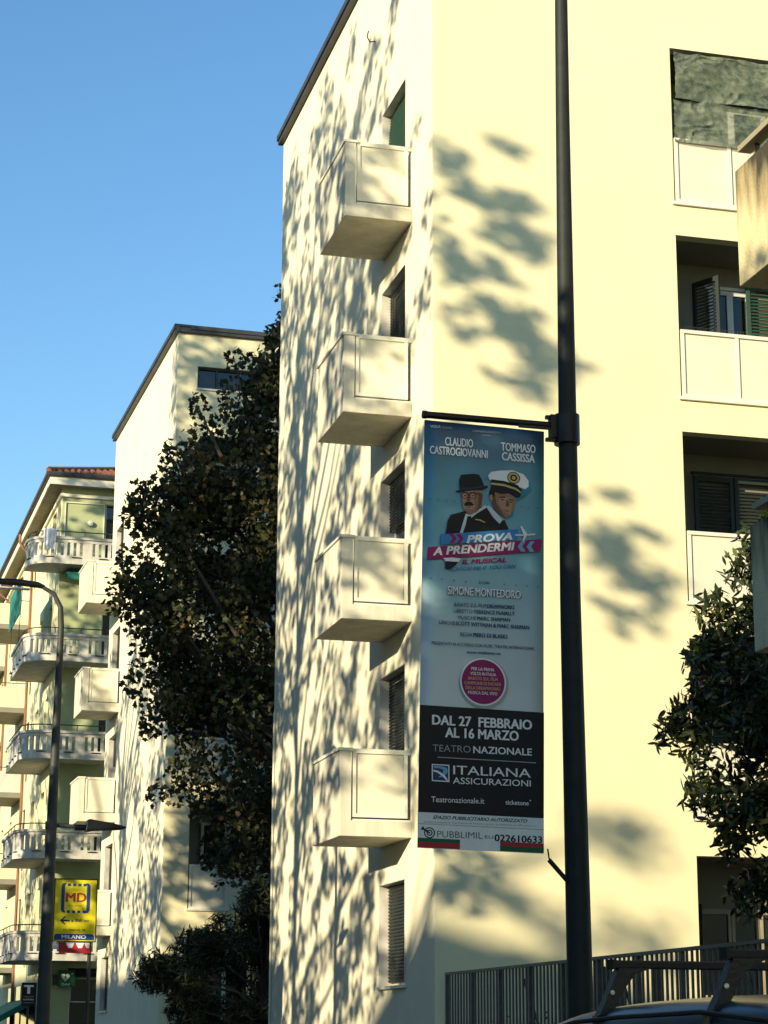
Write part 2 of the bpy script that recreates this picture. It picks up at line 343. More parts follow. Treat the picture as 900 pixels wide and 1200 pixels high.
def fill_loggia(lg, name, k, x0, x1, f, c):
    Y = 1.115
    if name == 'apartment_building':
        if k == 3:
            french_door(lg, 4.80, 5.50, Y, f, f+2.18)
            o = louvre_leaf(lg, 0, .52, 0, f, f+2.24, 'dark_shutter'); o.location = (4.52, Y-.08, 0); o.rotation_euler = (0, 0, R(-62))
            louvre_leaf(lg, 5.40, 5.86, Y-.13, f+.02, f+2.28, 'green_shutter'); louvre_leaf(lg, 5.88, 6.34, Y-.11, f+.02, f+2.28, 'green_shutter')
            MB().box(4.75, 5.6, Y-.05, Y-.001, f+2.20, f+2.25).build('lintel', 'white_frame', lg)
            # bird netting wires just above the rail
            g = MB()
            for i in range(26): g.box(3.95+i*.05, 3.954+i*.05, .07, .074, f+1.075, f+1.15)
            g.box(3.95, 5.3, .07, .074, f+1.15, f+1.154); g.build('rail_mesh', 'fence_metal', lg)['kind'] = 'stuff'
        elif k == 2:
            for a, b in ((4.42, 5.06), (5.08, 5.74), (5.76, 6.4)): louvre_leaf(lg, a, b, Y-.10, f+.02, f+2.22, 'dark_shutter')
            MB().box(4.36, 6.5, Y-.16, Y-.12, f+2.235, f+2.27).build('shutter_rail', 'dark_metal', lg)
        elif k == 1:
            for a, b in ((4.30, 4.96), (4.98, 5.64)): louvre_leaf(lg, a, b, Y-.10, f+.02, f+2.22, 'green_shutter')
        elif k == 0:
            MB().box(4.02, 4.27, Y-.2, Y-.01, f, f+1.98).build('dark_pillar', 'dark_room', lg)
            for a, b in ((4.28, 4.78), (4.79, 5.22), (5.23, 5.75), (5.76, 6.3)):
                o = MB().box(a, a+.05, Y-.07, Y-.01, f, f+1.92).box(b-.05, b, Y-.07, Y-.01, f, f+1.92).box(a+.05, b-.05, Y-.07, Y-.01, f+1.85, f+1.92).build('door_leaf', 'wood_frame', lg)
                MB().box(a+.05, b-.05, Y-.04, Y-.03, f, f+1.85).build('pane', 'glass', o)
            MB().box(3.9, 6.4, -.02, .03, f+.62, f+.68).box(3.9, 6.4, -.02, .03, f+.3, f+.36).build('handrail', 'wood_frame', lg)
        else:
            french_door(lg, 4.7, 5.9, Y, f, f+2.2)
    else:
        a = x0+.5
        french_door(lg, a, a+1.3, Y, f, f+2.2)
        if k in (1, 3): french_door(lg, a+1.7, a+2.9, Y, f, f+2.2)
        if k == 1: MB().tube([(x0+.05, .12, c-.12), (x1-.3, .12, c-.12)], .085, 10).build('awning_roll', 'green_shutter', lg)
        if k in (0, 2): louvre_leaf(lg, a+1.4, a+2.0, Y-.1, f+.02, f+2.2, 'dark_shutter')
G2 = 'ivory towers with box balconies along the street'
B1 = ivory_building('apartment_building', 'large ivory apartment building filling the right half, its corner beside the theatre banner', (0, 0, 0), 0, 10.9, 3.82, 1.15, 1.47, 9.0, 0,
                    ['full', 'full', 'third', 'full', 'tilt'], G2)
B2 = ivory_building('apartment_tower', 'narrow ivory building behind the dark autumn tree, roof edge sloping down left', (-.2, 22.9, 0), R(1.28), 10.35, .62, 7.9, 8.1, 9.0, 0,
                    ['full', 'full', 'third', 'full', 'full'], G2)
MB().tube([(-.03, 10.72, .2), (-.03, 10.72, 7.45), (-.01, 10.66, 7.55)], .022, 8).build('conduit', 'rail_paint', B1, smooth=True)
MB().tube([(0, 3.44, 17.72), (-.10, 3.44, 17.70), (-.15, 3.42, 17.78), (-.13, 3.40, 17.88)], .012, 6).build('wall_hook', 'lamp_metal', B1)
# shade net over the topmost loggia
def shade_net():
    t = thing('shade_net', 'green wrinkled shade net hung over the topmost balcony at upper right', 'net', (3.85, -.03, 13.34+EYE))
    rs = np.random.RandomState(3)
    for nm, a0, a1, sg in (('net_sheet', .70, 1.49, 1), ('net_sheet', 0, .735, 2)):
        nx, nz = 150, 44; v = []; f = []
        for j in range(nz+1):
            for i in range(nx+1):
                x = i/nx*4.6; q = j/nz; z = a0+(a1-a0)*q
                V3 = Vector((x*1.1+q*.5, q*1.6+sg*7, sg*3.)); w1 = mnoise.noise(V3*1.3); w2 = mnoise.noise(Vector((x*3.1-q*2.2+w1*2, q*2.5+x*.6, sg)))
                y = .06*w1+.045*(1-abs(w2))**3+.02*mnoise.noise(V3*7)+.008*mnoise.noise(V3*19)
                if sg == 1 and j == nz: z -= .03+.05*abs(math.sin(x*6.5))**2+.03*abs(math.sin(x*2.7+1))
                v.append((x, -.05*(sg == 1)-y+.02, z))
        for j in range(nz):
            for i in range(nx):
                a = j*(nx+1)+i; f.append((a, a+1, a+nx+2, a+nx+1))
        m = MB(); m.v = v; m.f = f; m.build(nm, 'shade_net', t, smooth=True)
    MB().tube([(0, .0, .72), (4.6, .0, .72)], .014, 8).build('support_cord', 'dark_metal', t)
    MB().tube([(0, .0, 1.50), (4.6, .0, 1.50)], .012, 8).build('support_cord', 'dark_metal', t)
shade_net()
# ---------------------------------------------------------------- building on the right (only its stained balconies show)
B4 = thing('corner_building', 'building at right edge whose rain stained concrete balconies jut into view', 'building', (0, 0, 0))
MB().box(.35, 12, -30, -12.9, 0, 16).build('wall', 'front_plaster', B4)
MB().box(.25, 12.1, -30.1, -12.8, 16.002, 16.25).build('roof', 'flashing', B4)
for k in range(4):
    zb = 3.01+EYE+FH*k
    o = MB().prism([(0, 0), (1.2, 0), (1.2, .2), (.14, .2), (.14, 1.04), (0, 1.04)], 0, 6.0).build('balcony', 'stained_concrete', B4, loc=(-.85, -18.17, zb), bevel=.01)
    if k == 0: o['label'] = 'lower stained concrete balcony in shade'
    MB().box(.14, 1.2, 5.87, 6.0, .2, 1.04).build('end_parapet', 'stained_concrete', o)
    MB().box(-.05, .07, -.02, 5.82, 1.13, 1.18).build('handrail', 'wood_frame', o)
    for y in (.6, 2.0, 3.4, 4.8, 5.6): MB().box(.02, .05, y, y+.03, 1.04, 1.13).build('rail_post', 'dark_metal', o)
# ---------------------------------------------------------------- building across the avenue (off to the left, shades the street foot)
B5 = thing('avenue_building', 'long apartment block across the avenue with flat roof', 'building', (0, 0, 0))
MB().box(-52, -40, -120, -29.5, 0, 14.9).build('wall', 'yellow_render', B5)
MB().box(-52, -40, -29.498, -12, 0, 13.6).build('wall', 'grey_stone', B5)
MB().box(-52, -40, -11.998, 70, 0, 14.7).build('wall', 'yellow_render', B5)
MB().box(-52.3, -39.7, -120.3, -29.5, 14.903, 15.0).build('roof', 'flashing', B5)
MB().box(-52.3, -39.7, -11.9, 70.3, 14.703, 14.9).build('roof', 'flashing', B5)
g = MB()
for y in range(-110, 68, 4):
    for z_ in (2, 5.2, 8.4, 11.4): g.box(-39.998, -39.95, y, y+1.3, z_, z_+1.6)
g.build('window', 'glass', B5)['kind'] = 'stuff'
# ---------------------------------------------------------------- green corner house with curved balconies
HR = R(1.1)
B3 = thing('corner_house', 'pale green and yellow corner house with curved balconies and red tiled roof', 'building', (-1.5, 38.2, 0), HR)
EV = 17.4+EYE
HL = 34
b3h = [(1.4, 1.98, z_+1.5+.18, z_+1.5+2.3) for z_ in (11.46, 8.4, 5.35, 2.3)]
sw = []
for k, z_ in enumerate((14.6, 11.46, 8.4, 5.35, 2.3)):
    for y in (1.5, 4.2, 7.0, 11.5, 14.5, 17.5, 20.5, 23.5): sw.append((y, y+.95, z_+EYE+.25 if y < 10 and k else z_+EYE+.9, z_+EYE+2.35))
mb = MB(); holed(mb, (0, 0, 0), (0, 1, 0), (-1, 0, 0), 5.6, 0, EV, [h for h in sw if h[1] < 5.6], .2); mb.build('side_wall', 'yellow_render', B3)
mb = MB(); holed(mb, (0, 5.6, 0), (0, 1, 0), (-1, 0, 0), HL-5.6, 0, EV, [(h[0]-5.6, h[1]-5.6, h[2], h[3]) for h in sw if h[1] > 5.6], .2); mb.build('side_wall', 'yellow_render', B3)
fw_ = [(1.42, 1.95, z_+EYE+.2, z_+EYE+2.3) for z_ in (14.6, 11.46, 8.4, 5.35)] + [(.85, 1.9, 0.3, 3.35)]
mb = MB(); holed(mb, (0, 0, 0), (1, 0, 0), (0, -1, 0), 8, 0, EV, fw_, .2); mb.build('front_wall', 'green_render', B3)
MB().quad((0, HL, 0), (0, HL, EV), (8, HL, EV), (8, HL, 0)).quad((8, 0, 0), (8, HL, 0), (8, HL, EV), (8, 0, EV)).build('rear_wall', 'yellow_render', B3)
for a, b, c, d in sw:
    o = MB().box(.16, .2, a+.002, a+.06, c, d).box(.16, .2, b-.06, b-.002, c, d).box(.16, .2, a+.06, b-.06, d-.06, d-.002).build('window', 'white_frame', B3)
    MB().box(.2, .22, a, b, c, d).build('pane', 'glass', o)
for a, b, c, d in fw_:
    o = MB().box(a+.002, a+.05, .15, .2, c, d).box(b-.05, b-.002, .15, .2, c, d).build('window', 'white_frame', B3)
    MB().box(a, b, .2, .22, c, d).build('pane', 'glass', o)
# eaves
ov = .45
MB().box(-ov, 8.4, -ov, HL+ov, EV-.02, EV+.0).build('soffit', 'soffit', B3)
MB().box(-ov-.03, -ov, -ov-.03, HL+ov, EV-.05, EV+.30).box(-ov, 8.4, -ov-.03, -ov, EV-.05, EV+.30).build('eave_board', 'eave_paint', B3)
MB().box(-.08, -.002, -.08, HL, EV-.34, EV-.24).box(-.002, 8, -.08, -.002, EV-.34, EV-.24).build('cornice', 'eave_paint', B3)
g = MB().tube([(-ov-.09, -ov-.09, EV+.28), (-ov-.09, HL+ov, EV+.28)], .085, 8).tube([(-ov-.09, -ov-.09, EV+.28), (8.4, -ov-.09, EV+.28)], .085, 8).build('gutter', 'flashing', B3, smooth=True)
# hipped roof with rows of pantiles
rf = MB(); hx, rise = 4.5, 1.55; x0, x1, y0, y1 = -ov-.1, 8.6, -ov-.1, HL+ov
rz_ = EV+.32
rf.v = [(x0, y0, rz_), (x1, y0, rz_), (x1, y1, rz_), (x0, y1, rz_), ((x0+x1)/2, y0+hx, rz_+rise), ((x0+x1)/2, y1-hx, rz_+rise)]
rf.f = [(0, 1, 4), (1, 2, 5, 4), (2, 3, 5), (3, 0, 4, 5), (0, 3, 2, 1)]
roof3 = rf.build('roof', 'terracotta', B3)
tl = MB()
def tile_rows(A, Bp, C):   # hip triangle: eave A-B, apex C ; ribs running up the slope
    A, Bp, C = Vector(A), Vector(Bp), Vector(C); n = int((Bp-A).length/.24)
    up_ = (C-(A+Bp)/2)
    for i in range(n):
        s = (i+.5)/n; b = A.lerp(Bp, s); k = 1-abs(2*s-1); steps = max(1, int(k*up_.length/.36))
        for j in range(steps):
            p = b+up_*(j*.36/up_.length)+Vector((0, 0, .02+.012*rnd.random())); q = b+up_*min(k, ((j+1.12)*.36/up_.length))+Vector((0, 0, .035))
            tl.tube([p, q], [.085, .07], 6)
tile_rows((x0, y0, rz_), (x1, y0, rz_), rf.v[4])
tl.build('roof_tile', 'terracotta', roof3, smooth=True)['kind'] = 'stuff'
hp = MB()
for a, b in ((0, 4), (1, 4)):
    A, Bq = Vector(rf.v[a]), Vector(rf.v[b]); n = 16
    for i in range(n): hp.tube([A.lerp(Bq, i/n)+Vector((0, 0, .05)), A.lerp(Bq, (i+1.1)/n)+Vector((0, 0, .07))], [.12, .10], 6)
hp.build('ridge_tile', 'terracotta', roof3, smooth=True)['kind'] = 'stuff'
# recessed top floor panel frame, wall lamp, downpipe
MB().box(.1, .12, -.05, -.002, 16.9, EV-.5).box(1.36, 1.38, -.05, -.002, 16.9, EV-.5).box(.1, 1.38, -.05, -.002, EV-.53, EV-.5).build('wall_moulding', 'eave_paint', B3)
MB().tube([(.92, -.14, 17.72), (.92, -.11, 17.72), (.92, -.04, 17.72), (.92, 0, 17.72)], [.02, .085, .10, .06], 14).build('wall_lamp', 'white_frame', B3, smooth=True)
for y in (7.8, 16):
    MB().tube([(-ov-.1, y, EV+.2), (-ov-.1, y, EV-.1), (-.4, y, EV-.35), (-.07, y, EV-.6), (-.07, y, .3)], .05, 8).build('downpipe', 'copper', B3, smooth=True)
# curved balconies
def curved_outline(ys, r, off):
    """outline from the right end on the front round the corner to the side (local coords), inset by off"""
    f, s = -1.2+off, -1.1+off
    pts = [(1.53, f)]
    n = 9; rr = r-off
    cx, cy = s+rr, f+rr
    for i in range(n+1):
        a = -math.pi/2-i/n*math.pi/2; pts.append((cx+rr*math.cos(a), cy+rr*math.sin(a)))
    pts.append((s, ys))
    return pts
def strip(mb, o, i, z0, z1):
    for k in range(len(o)-1):
        a, b, c, d = o[k], o[k+1], i[k+1], i[k]
        mb.prism([a, b, c, d], z0, z1, 'z')
def path_at(pts, s):
    for a, b in zip(pts, pts[1:]):
        l = math.dist(a, b)
        if s <= l: t = s/l; return (a[0]+(b[0]-a[0])*t, a[1]+(b[1]-a[1])*t, math.atan2(b[1]-a[1], b[0]-a[0]))
        s -= l
    return None
for k, z_ in enumerate((14.58, 11.46, 8.4, 5.35, 2.3)):
    zb = z_+EYE; ys = .3 if k == 0 else 3.1
    r = .85
    o_ = curved_outline(ys, r, 0); i_ = curved_outline(ys, r, .14)
    m = MB(); m.prism([(p[0], p[1]) for p in o_]+[(-.002, ys), (-.002, -.002), (1.53, -.002)], 0, .16, 'z')
    bal = m.build('curved_balcony', 'grey_stone', B3, loc=(0, 0, zb))
    m = MB(); strip(m, curved_outline(ys, r, .02), i_, .162, .27); strip(m, curved_outline(ys, r, .02), i_, .70, .80); strip(m, curved_outline(ys, r, -.03), curved_outline(ys, r, .17), .80, .88)
    m.build('parapet_rail', 'grey_stone', bal)
    m = MB(); tot = sum(math.dist(a, b) for a, b in zip(o_, o_[1:])); mid = curved_outline(ys, r, .08); s = .05; c = 0
    tm = sum(math.dist(a, b) for a, b in zip(mid, mid[1:]))
    while s < tm-.05:
        wide = (c % 8 in (3,)); wd = .30 if wide else .10
        p = path_at(mid, s+wd/2)
        if p is None: break
        ca, sa = math.cos(p[2]), math.sin(p[2])
        q = [(p[0]+ca*u-sa*v, p[1]+sa*u+ca*v) for u, v in ((-wd/2, -.05), (wd/2, -.05), (wd/2, .05), (-wd/2, .05))]
        m.prism(q, .27, .70, 'z')
        s += wd+.10; c += 1
    m.build('baluster', 'grey_stone', bal)['kind'] = 'stuff'
    m = MB(); s = .15
    while s < tm-.3:                      # dark drainage slots under the balusters
        p = path_at(o_, s+.15)
        if p: 
            ca, sa = math.cos(p[2]), math.sin(p[2]); q = [(p[0]+ca*u-sa*v, p[1]+sa*u+ca*v) for u, v in ((-.14, -.012), (.14, -.012), (.14, .02), (-.14, .02))]
            m.prism(q, .20, .225, 'z')
        s += .85
    m.build('drain_slot', 'dark_room', bal)['kind'] = 'stuff'
    h = curved_outline(ys, r, .06)
    m = MB().tube([(p[0], p[1], 1.06) for p in h], .018, 6)
    for s in (.1, .9, 1.7, 2.5, 3.3, 4.2, 5.2):
        p = path_at(h, s)
        if p: m.tube([(p[0], p[1], .88), (p[0], p[1], 1.06)], .012, 6)
    m.build('handrail', 'lamp_metal', bal)
# square balconies further along the side
for k, z_ in enumerate((13.95+.0, 10.95, 7.95, 4.95, 1.95)):
    for j, (ya, yb) in enumerate(((8.2, 11.2), (17, 20), (25.5, 28.5))):
        bb = MB().box(-1.1, -.002, ya, yb, 0, .178).build('side_balcony', 'slab_shade_grey', B3, loc=(0, 0, z_+EYE+.25))
        MB().box(-1.12, -.98, ya, yb, .18, .92).build('parapet', 'yellow_render' if k != 2 else 'grey_stone', bb)
        for yq in (ya, yb-.1): MB().box(-.98, -.002, yq, yq+.1, .18, .92).build('end_parapet', 'yellow_render' if k != 2 else 'grey_stone', bb)
        MB().tube([(-.02, ya+.05, 1.06), (-1.04, ya+.05, 1.06), (-1.04, yb-.05, 1.06)], .016, 6).tube([(-.5, ya+.05, .92), (-.5, ya+.05, 1.06)], .012, 6).build('handrail', 'lamp_metal', bb)
# green awnings: rolled one at the front, dropped one on the side
MB().prism([(-.05, 0), (-1.05, -.18), (-1.05, -.24), (-.05, -.06)], .15, 1.35, 'x').box(.15, 1.35, -1.07, -1.05, -.42, -.18).build('awning', 'green_awning', B3, loc=(0, .12, 14.58+EYE-.02))
m = MB(); m.box(-1.12, -1.09, .9, 4.3, 13.3+EYE, 14.5+EYE); m.build('awning', 'green_awning', B3)
m = MB()
for y in (.9, 3.5): m.tube([(-1.05, y, 14.5+EYE), (-1.12, y, 12.3+EYE)], .012, 6)
m.build('awning_guide', 'lamp_metal', B3)
# street level shop fronts
MB().box(.80, 1.9, -.03, .0-.003, 3.36, 3.62).build('shop_fascia', 'dark_room', B3)
m = MB()
for y in (1.2, 3.4, 5.6, 7.8): m.box(-.03, -.003, y, y+1.7, .3, 3.2)
m.build('shop_window', 'glass', B3)
m = MB()
for z_ in (1.55, 2.6, 3.3): m.box(.86, 1.9, .12, .135, z_, z_+.03)
m.box(.9, .92, .12, .135, 2.6, 3.3); m.build('window_sticker', 'white_frame', B3)
m = MB().prism([(-.03, 2.75), (-1.3, 2.05), (-1.3, 1.85), (-.03, 2.55)], 2.0, 9.0, 'y'); m.build('awning', 'green_awning', B3)
MB().box(.34, .62, -.12, -.003, 3.12, 3.42).build('meter_box', 'flashing', B3)
# towel on the top balcony
def cloth():
    v = []; f = []; nx, nz = 14, 12
    for j in range(nz+1):
        for i in range(nx+1):
            x = i/nx*.42*(1-.25*j/nz)+(.05*j/nz); v.append((x, -.02*math.sin(i*1.3+j*.2)-.015*math.sin(i*2.9), -j/nz*.72*(1-.12*(i % 5)/5)))
    for j in range(nz):
        for i in range(nx): a = j*(nx+1)+i; f.append((a, a+1, a+nx+2, a+nx+1))
    m = MB(); m.v = v; m.f = f; o = m.build('hanging_towel', 'cloth_white', smooth=True, loc=(-2.18, 36.88, 14.58+EYE+1.08))
    s = o.modifiers.new('thickness', 'SOLIDIFY'); s.thickness = .008
    tag(o, 'pale blue white towel hanging over the topmost curved balcony rail', 'towel')
cloth()
# ---------------------------------------------------------------- lettering helper
def text_mesh(s, name, m, parent, x0, x1, zc, h, y, rot=0, bold=0., shear=0., yrot=None):
    """text fitted to the box x0..x1, cap height h, centred at height zc, standing in the plane y facing -Y"""
    cu = bpy.data.curves.new('t', 'FONT'); cu.body = s; cu.offset = min(bold, .0); cu.shear = shear; cu.resolution_u = 3; cu.size = 1
    to = bpy.data.objects.new('t', cu); col.objects.link(to)
    dg = bpy.context.evaluated_depsgraph_get(); me = bpy.data.meshes.new_from_object(to.evaluated_get(dg))
    bpy.data.objects.remove(to); bpy.data.curves.remove(cu)
    n = len(me.vertices); a = np.zeros(n*3); me.vertices.foreach_get('co', a); a = a.reshape(-1, 3)
    mx, Mx = a[:, 0].min(), a[:, 0].max(); cap = .73
    lo = 0
    X = (a[:, 0]-mx)/(Mx-mx)*(x1-x0)-(x1-x0)/2; Z = ((a[:, 1]-lo)/cap-.5)*h
    c, s_ = math.cos(rot), math.sin(rot)
    k = (x1-x0)/(Mx-mx)*max(0, bold)*.9
    if k > 0:
        fs = [tuple(p.vertices) for p in me.polygons]; vs = []; ff = []
        for q, (dx, dz) in enumerate(((-k, -.3*k), (k, -.3*k), (-.4*k, .6*k), (.4*k, .6*k))):
            vs.append(np.stack([(x0+x1)/2+(X+dx)*c-(Z+dz)*s_, np.full(n, y-.00025*q), zc+(X+dx)*s_+(Z+dz)*c], 1)); ff += [tuple(v+q*n for v in f) for f in fs]
        bpy.data.meshes.remove(me); me = bpy.data.meshes.new(name); me.from_pydata(np.concatenate(vs).tolist(), [], ff)
    else:
        b = np.stack([(x0+x1)/2+X*c-Z*s_, np.full(n, y), zc+X*s_+Z*c], 1); me.vertices.foreach_set('co', b.ravel())
    me.name = name; me.materials.clear(); me.materials.append(MATS[m]); me.update()
    o = bpy.data.objects.new(name, me); col.objects.link(o); o.parent = parent
    return o
def poly(name, m, parent, pts, y, d=.0005):
    mb = MB(); mb.v = [(x, y, z) for x, z in pts]; mb.f = [tuple(range(len(pts)))]
    return mb.build(name, m, parent)
def ell(cx, cz, rx, rz, n=28, a0=0, rot=0):
    o = []
    for i in range(n):
        t = a0+2*math.pi*i/n; x, z = rx*math.cos(t), rz*math.sin(t)
        o.append((cx+x*math.cos(rot)-z*math.sin(rot), cz+x*math.sin(rot)+z*math.cos(rot)))
    return o
for n_, c_ in dict(ink_white=(.80, .82, .82), ink_black=(.012, .014, .018), ink_navy=(.02, .05, .12), ink_grey=(.35, .38, .38), ink_magenta=(.27, .018, .12),
                   ink_blue=(.04, .24, .52), ink_sky=(.15, .42, .62), ink_dark=(.02, .04, .06), ink_gold=(.55, .42, .16), ink_skin=(.40, .235, .15), ink_skin_mid=(.29, .16, .10), ink_skin_dark=(.15, .075, .05),
                   ink_red=(.45, .03, .04), ink_green=(.018, .12, .05), ink_paper=(.76, .81, .79), ink_yellow=(.85, .72, .02), ink_teal=(.03, .22, .32), ink_hair=(.02, .014, .012),
                   ink_cobalt=(.02, .07, .28), ink_lip=(.30, .10, .08), ink_shirt=(.55, .60, .62), ink_plum=(.22, .03, .14)).items(): flat(n_, c_)
def banner_print():
    m = bpy.data.materials.new('banner_print'); m.use_nodes = True; n = m.node_tree.nodes; l = m.node_tree.links
    b = n['Principled BSDF']; b.inputs['Roughness'].default_value = .5
    tc = n.new('ShaderNodeTexCoord'); sx = n.new('ShaderNodeSeparateXYZ'); l.new(tc.outputs['Object'], sx.inputs[0])
    mr = n.new('ShaderNodeMapRange'); mr.inputs[1].default_value = 0; mr.inputs[2].default_value = -2.4; l.new(sx.outputs[2], mr.inputs[0])
    no = n.new('ShaderNodeTexNoise'); no.inputs['Scale'].default_value = 2.2; l.new(tc.outputs['Object'], no.inputs[0])
    ma = n.new('ShaderNodeMath'); ma.operation = 'MULTIPLY_ADD'; ma.inputs[1].default_value = .22; ma.inputs[2].default_value = -.11; l.new(no.outputs[0], ma.inputs[0])
    ad = n.new('ShaderNodeMath'); l.new(ma.outputs[0], ad.inputs[0]); l.new(mr.outputs[0], ad.inputs[1])
    cr = n.new('ShaderNodeValToRGB'); l.new(ad.outputs[0], cr.inputs[0]); e = cr.color_ramp.elements
    e[0].position = 0; e[0].color = (.016, .055, .12, 1); e[1].position = 1; e[1].color = (.54, .62, .64, 1)
    for p, c in ((.08, (.03, .12, .20)), (.20, (.075, .26, .35)), (.40, (.12, .35, .43)), (.62, (.26, .44, .50)), (.82, (.42, .53, .56))):
        x = e.new(p); x.color = (*c, 1)
    l.new(cr.outputs[0], b.inputs['Base Color']); MATS['banner_print'] = m
banner_print()
# ---------------------------------------------------------------- street pole with the theatre banner
PX, PY = -2.0, -11.0
pole = thing('banner_pole', 'tall dark green steel pole carrying the theatre banner', 'pole', (PX, PY, .13))
MB().tube([(.048, 0, 0), (.046, 0, 1.5), (.025, 0, 5), (.04, 0, 9.5), (.06, 0, 12.5)], [.112, .107, .088, .062, .050], 24).build('shaft', 'pole_paint', pole, smooth=True)
MB().tube([(.048, 0, 0), (.048, 0, .35), (.048, 0, .42)], [.17, .16, .12], 24).build('base_collar', 'pole_paint', pole, smooth=True)
zc = 5.14+EYE-.13
o = MB().tube([(.022, 0, zc-.16), (.022, 0, zc+.10)], .112, 20).build('clamp', 'dark_metal', pole, smooth=True)
for z_ in (zc-.13, zc+.07): MB().box(-.17, .13, -.02, .02, z_-.015, z_+.015).build('bolt_strap', 'dark_metal', o)
MB().box(-.135, -.085, -.04, .04, zc-.11, zc+.09).build('bracket', 'dark_metal', pole)
o = MB().tube([(-1.245, 0, zc+.006), (-.12, 0, zc-.0)], .031, 12).build('banner_arm', 'dark_metal', pole, smooth=True)
MB().tube([(-.42, -.02, zc-.035), (-.14, -.02, zc-.035)], .014, 8).build('tensioner', 'lamp_metal', o)
MB().tube([(-1.272, 0, zc+.006), (-1.235, 0, zc+.006)], .036, 12).build('end_cap', 'dark_metal', o)
bn = thing('theatre_banner', 'long vertical blue and black theatre banner hanging from the pole arm', 'banner', (-3.255, -11.0, 5.10+EYE))
bn.rotation_euler = (0, R(1.05), 0)
BW, BH = 1.07, 3.60
def lay(px, py):
    """layout units of the printed sheet -> metres from its upper left corner (x right, z down negative)"""
    s = .066-.033*(py-500)/495; yc = py-s*(px-568)
    v = 5.085-16.9*math.tan(.25072+math.atan((600-yc)/2418))
    L = 499.5-13*(yc-500)/495; W = 138+11*(yc-500)/495
    return (BW*(px-L)/W, -max(0, v))
sheet = MB()
nv = 40
sv = []; sf = []
for j in range(nv+1):
    for i in range(9):
        q = j/nv; sv.append((i/8*BW, .004*math.sin(q*5)*q+.003*math.sin(i*.9), -q*BH))
for j in range(nv):
    for i in range(8): a = j*9+i; sf.append((a, a+9, a+10, a+1))
sheet.v = sv; sheet.f = sf
so = sheet.build('banner_sheet', 'banner_print', bn, smooth=True); s_ = so.modifiers.new('thickness', 'SOLIDIFY'); s_.thickness = .003; s_.offset = 0
FR = -.012
def z6(x, y): return lay(480+x/4.283, 480+y/4.283)
def z7(x, y): return lay(480+x/4, 740+y/4)
def z8(x, y): return lay(490+x/5.625, 520+y/5.625)
def bt(s, m, zf, x0, y0, x1, y1, h, bold=.012, shear=0, name='lettering', lift=0):
    """line of print: base line centre given by left/right mid points, h in zoom units"""
    a, b = zf(x0, y0), zf(x1, y1); k = {z6: 4.283, z7: 4., z8: 5.625}[zf]
    hz = h/k/134.5*.97
    text_mesh(s, name, m, so, a[0], b[0], (a[1]+b[1])/2, hz, FR-.002-lift, math.atan2(b[1]-a[1], b[0]-a[0]), bold, shear)
def bpoly(m, zf, pts, lift=0, name='printed_shape'): return poly(name, m, so, [zf(*p) for p in pts], FR-lift)
# fields
poly('printed_field', 'ink_black', so, [(0.0, z7(340, 366)[1]), (BW, z7(340, 366)[1]), (BW, z7(340, 864)[1]), (0, z7(340, 864)[1])], FR)
poly('printed_field', 'ink_paper', so, [(0.0, z7(340, 865)[1]), (BW, z7(340, 865)[1]), (BW, -BH), (0, -BH)], FR-.0004)
za, zb_, zc_ = z7(340, 984)[1], z7(340, 1003)[1], -BH+.004
def band(m, a, b, z0, z1): poly('printed_band', m, so, [(a, z0), (b, z0), (b, z1), (a, z1)], FR-.0012)
band('ink_green', 0, .355, za, zb_); band('ink_red', 0, .355, zb_, zc_); band('ink_white', .36, .69, za+.02, zc_)
band('ink_red', .695, BW, za, zb_); band('ink_green', .695, BW, zb_, zc_)
band('ink_grey', 0, BW, z7(340, 917)[1], z7(340, 920)[1])
band('ink_grey', .155, 1.0, z7(340, 603)[1], z7(340, 607)[1])
# top lines
bt('VIOLA', 'ink_white', z6, 110, 98, 160, 98, 14); bt('PRODUZIONI', 'ink_grey', z6, 168, 102, 215, 103, 10)
bt('ALESSANDRO LONGOBARDI', 'ink_grey', z6, 315, 113, 455, 119, 11); bt('presenta', 'ink_grey', z6, 365, 132, 405, 134, 9)
bt('CLAUDIO', 'ink_white', z6, 182, 168, 318, 176, 45, .035); bt('CASTROGIOVANNI', 'ink_white', z6, 107, 213, 390, 228, 44, .035)
bt('TOMMASO', 'ink_white', z6, 458, 186, 628, 194, 45, .035); bt('CASSISSA', 'ink_white', z6, 462, 234, 624, 243, 44, .035)
# rivets
for x, y in [(108, 460), (148, 463), (186, 466), (226, 468), (558, 486), (598, 488), (638, 490), (382, 180), (382, 235), (382, 295), (382, 350), (105, 856), (160, 862), (220, 866), (280, 870), (470, 878), (530, 882), (585, 884), (640, 886)]:
    c_ = z6(x, y); poly('rivet', 'ink_teal', so, ell(c_[0], c_[1], .007, .007, 8), FR-.0003)
# cast shadow printed behind the cap, then the two men
def blob(m, pts, lift): return bpoly(m, z8, pts, lift, 'printed_figure')
blob('ink_teal', [(640, 190), (720, 225), (745, 300), (700, 345), (640, 380), (620, 480), (570, 500), (560, 420), (600, 300)], .0004)
blob('ink_black', [(182, 606), (195, 520), (215, 480), (290, 458), (330, 445), (400, 425), (440, 420), (480, 440), (520, 500), (590, 580), (580, 600), (182, 606)], .0008)   # jackets
blob('ink_shirt', [(272, 602), (290, 540), (312, 470), (340, 478), (440, 410), (450, 425), (380, 470), (345, 500), (320, 560), (300, 600)], .0012)
blob('ink_black', [(322, 488), (348, 486), (344, 520), (318, 600), (290, 602), (312, 540)], .0016)
blob('ink_skin', [(282, 330), (290, 400), (298, 440), (322, 466), (350, 476), (392, 450), (415, 410), (424, 340), (410, 318), (330, 312)], .0014)   # older face
blob('ink_skin_mid', [(360, 316), (424, 330), (415, 410), (392, 450), (350, 476), (372, 420)], .0015)
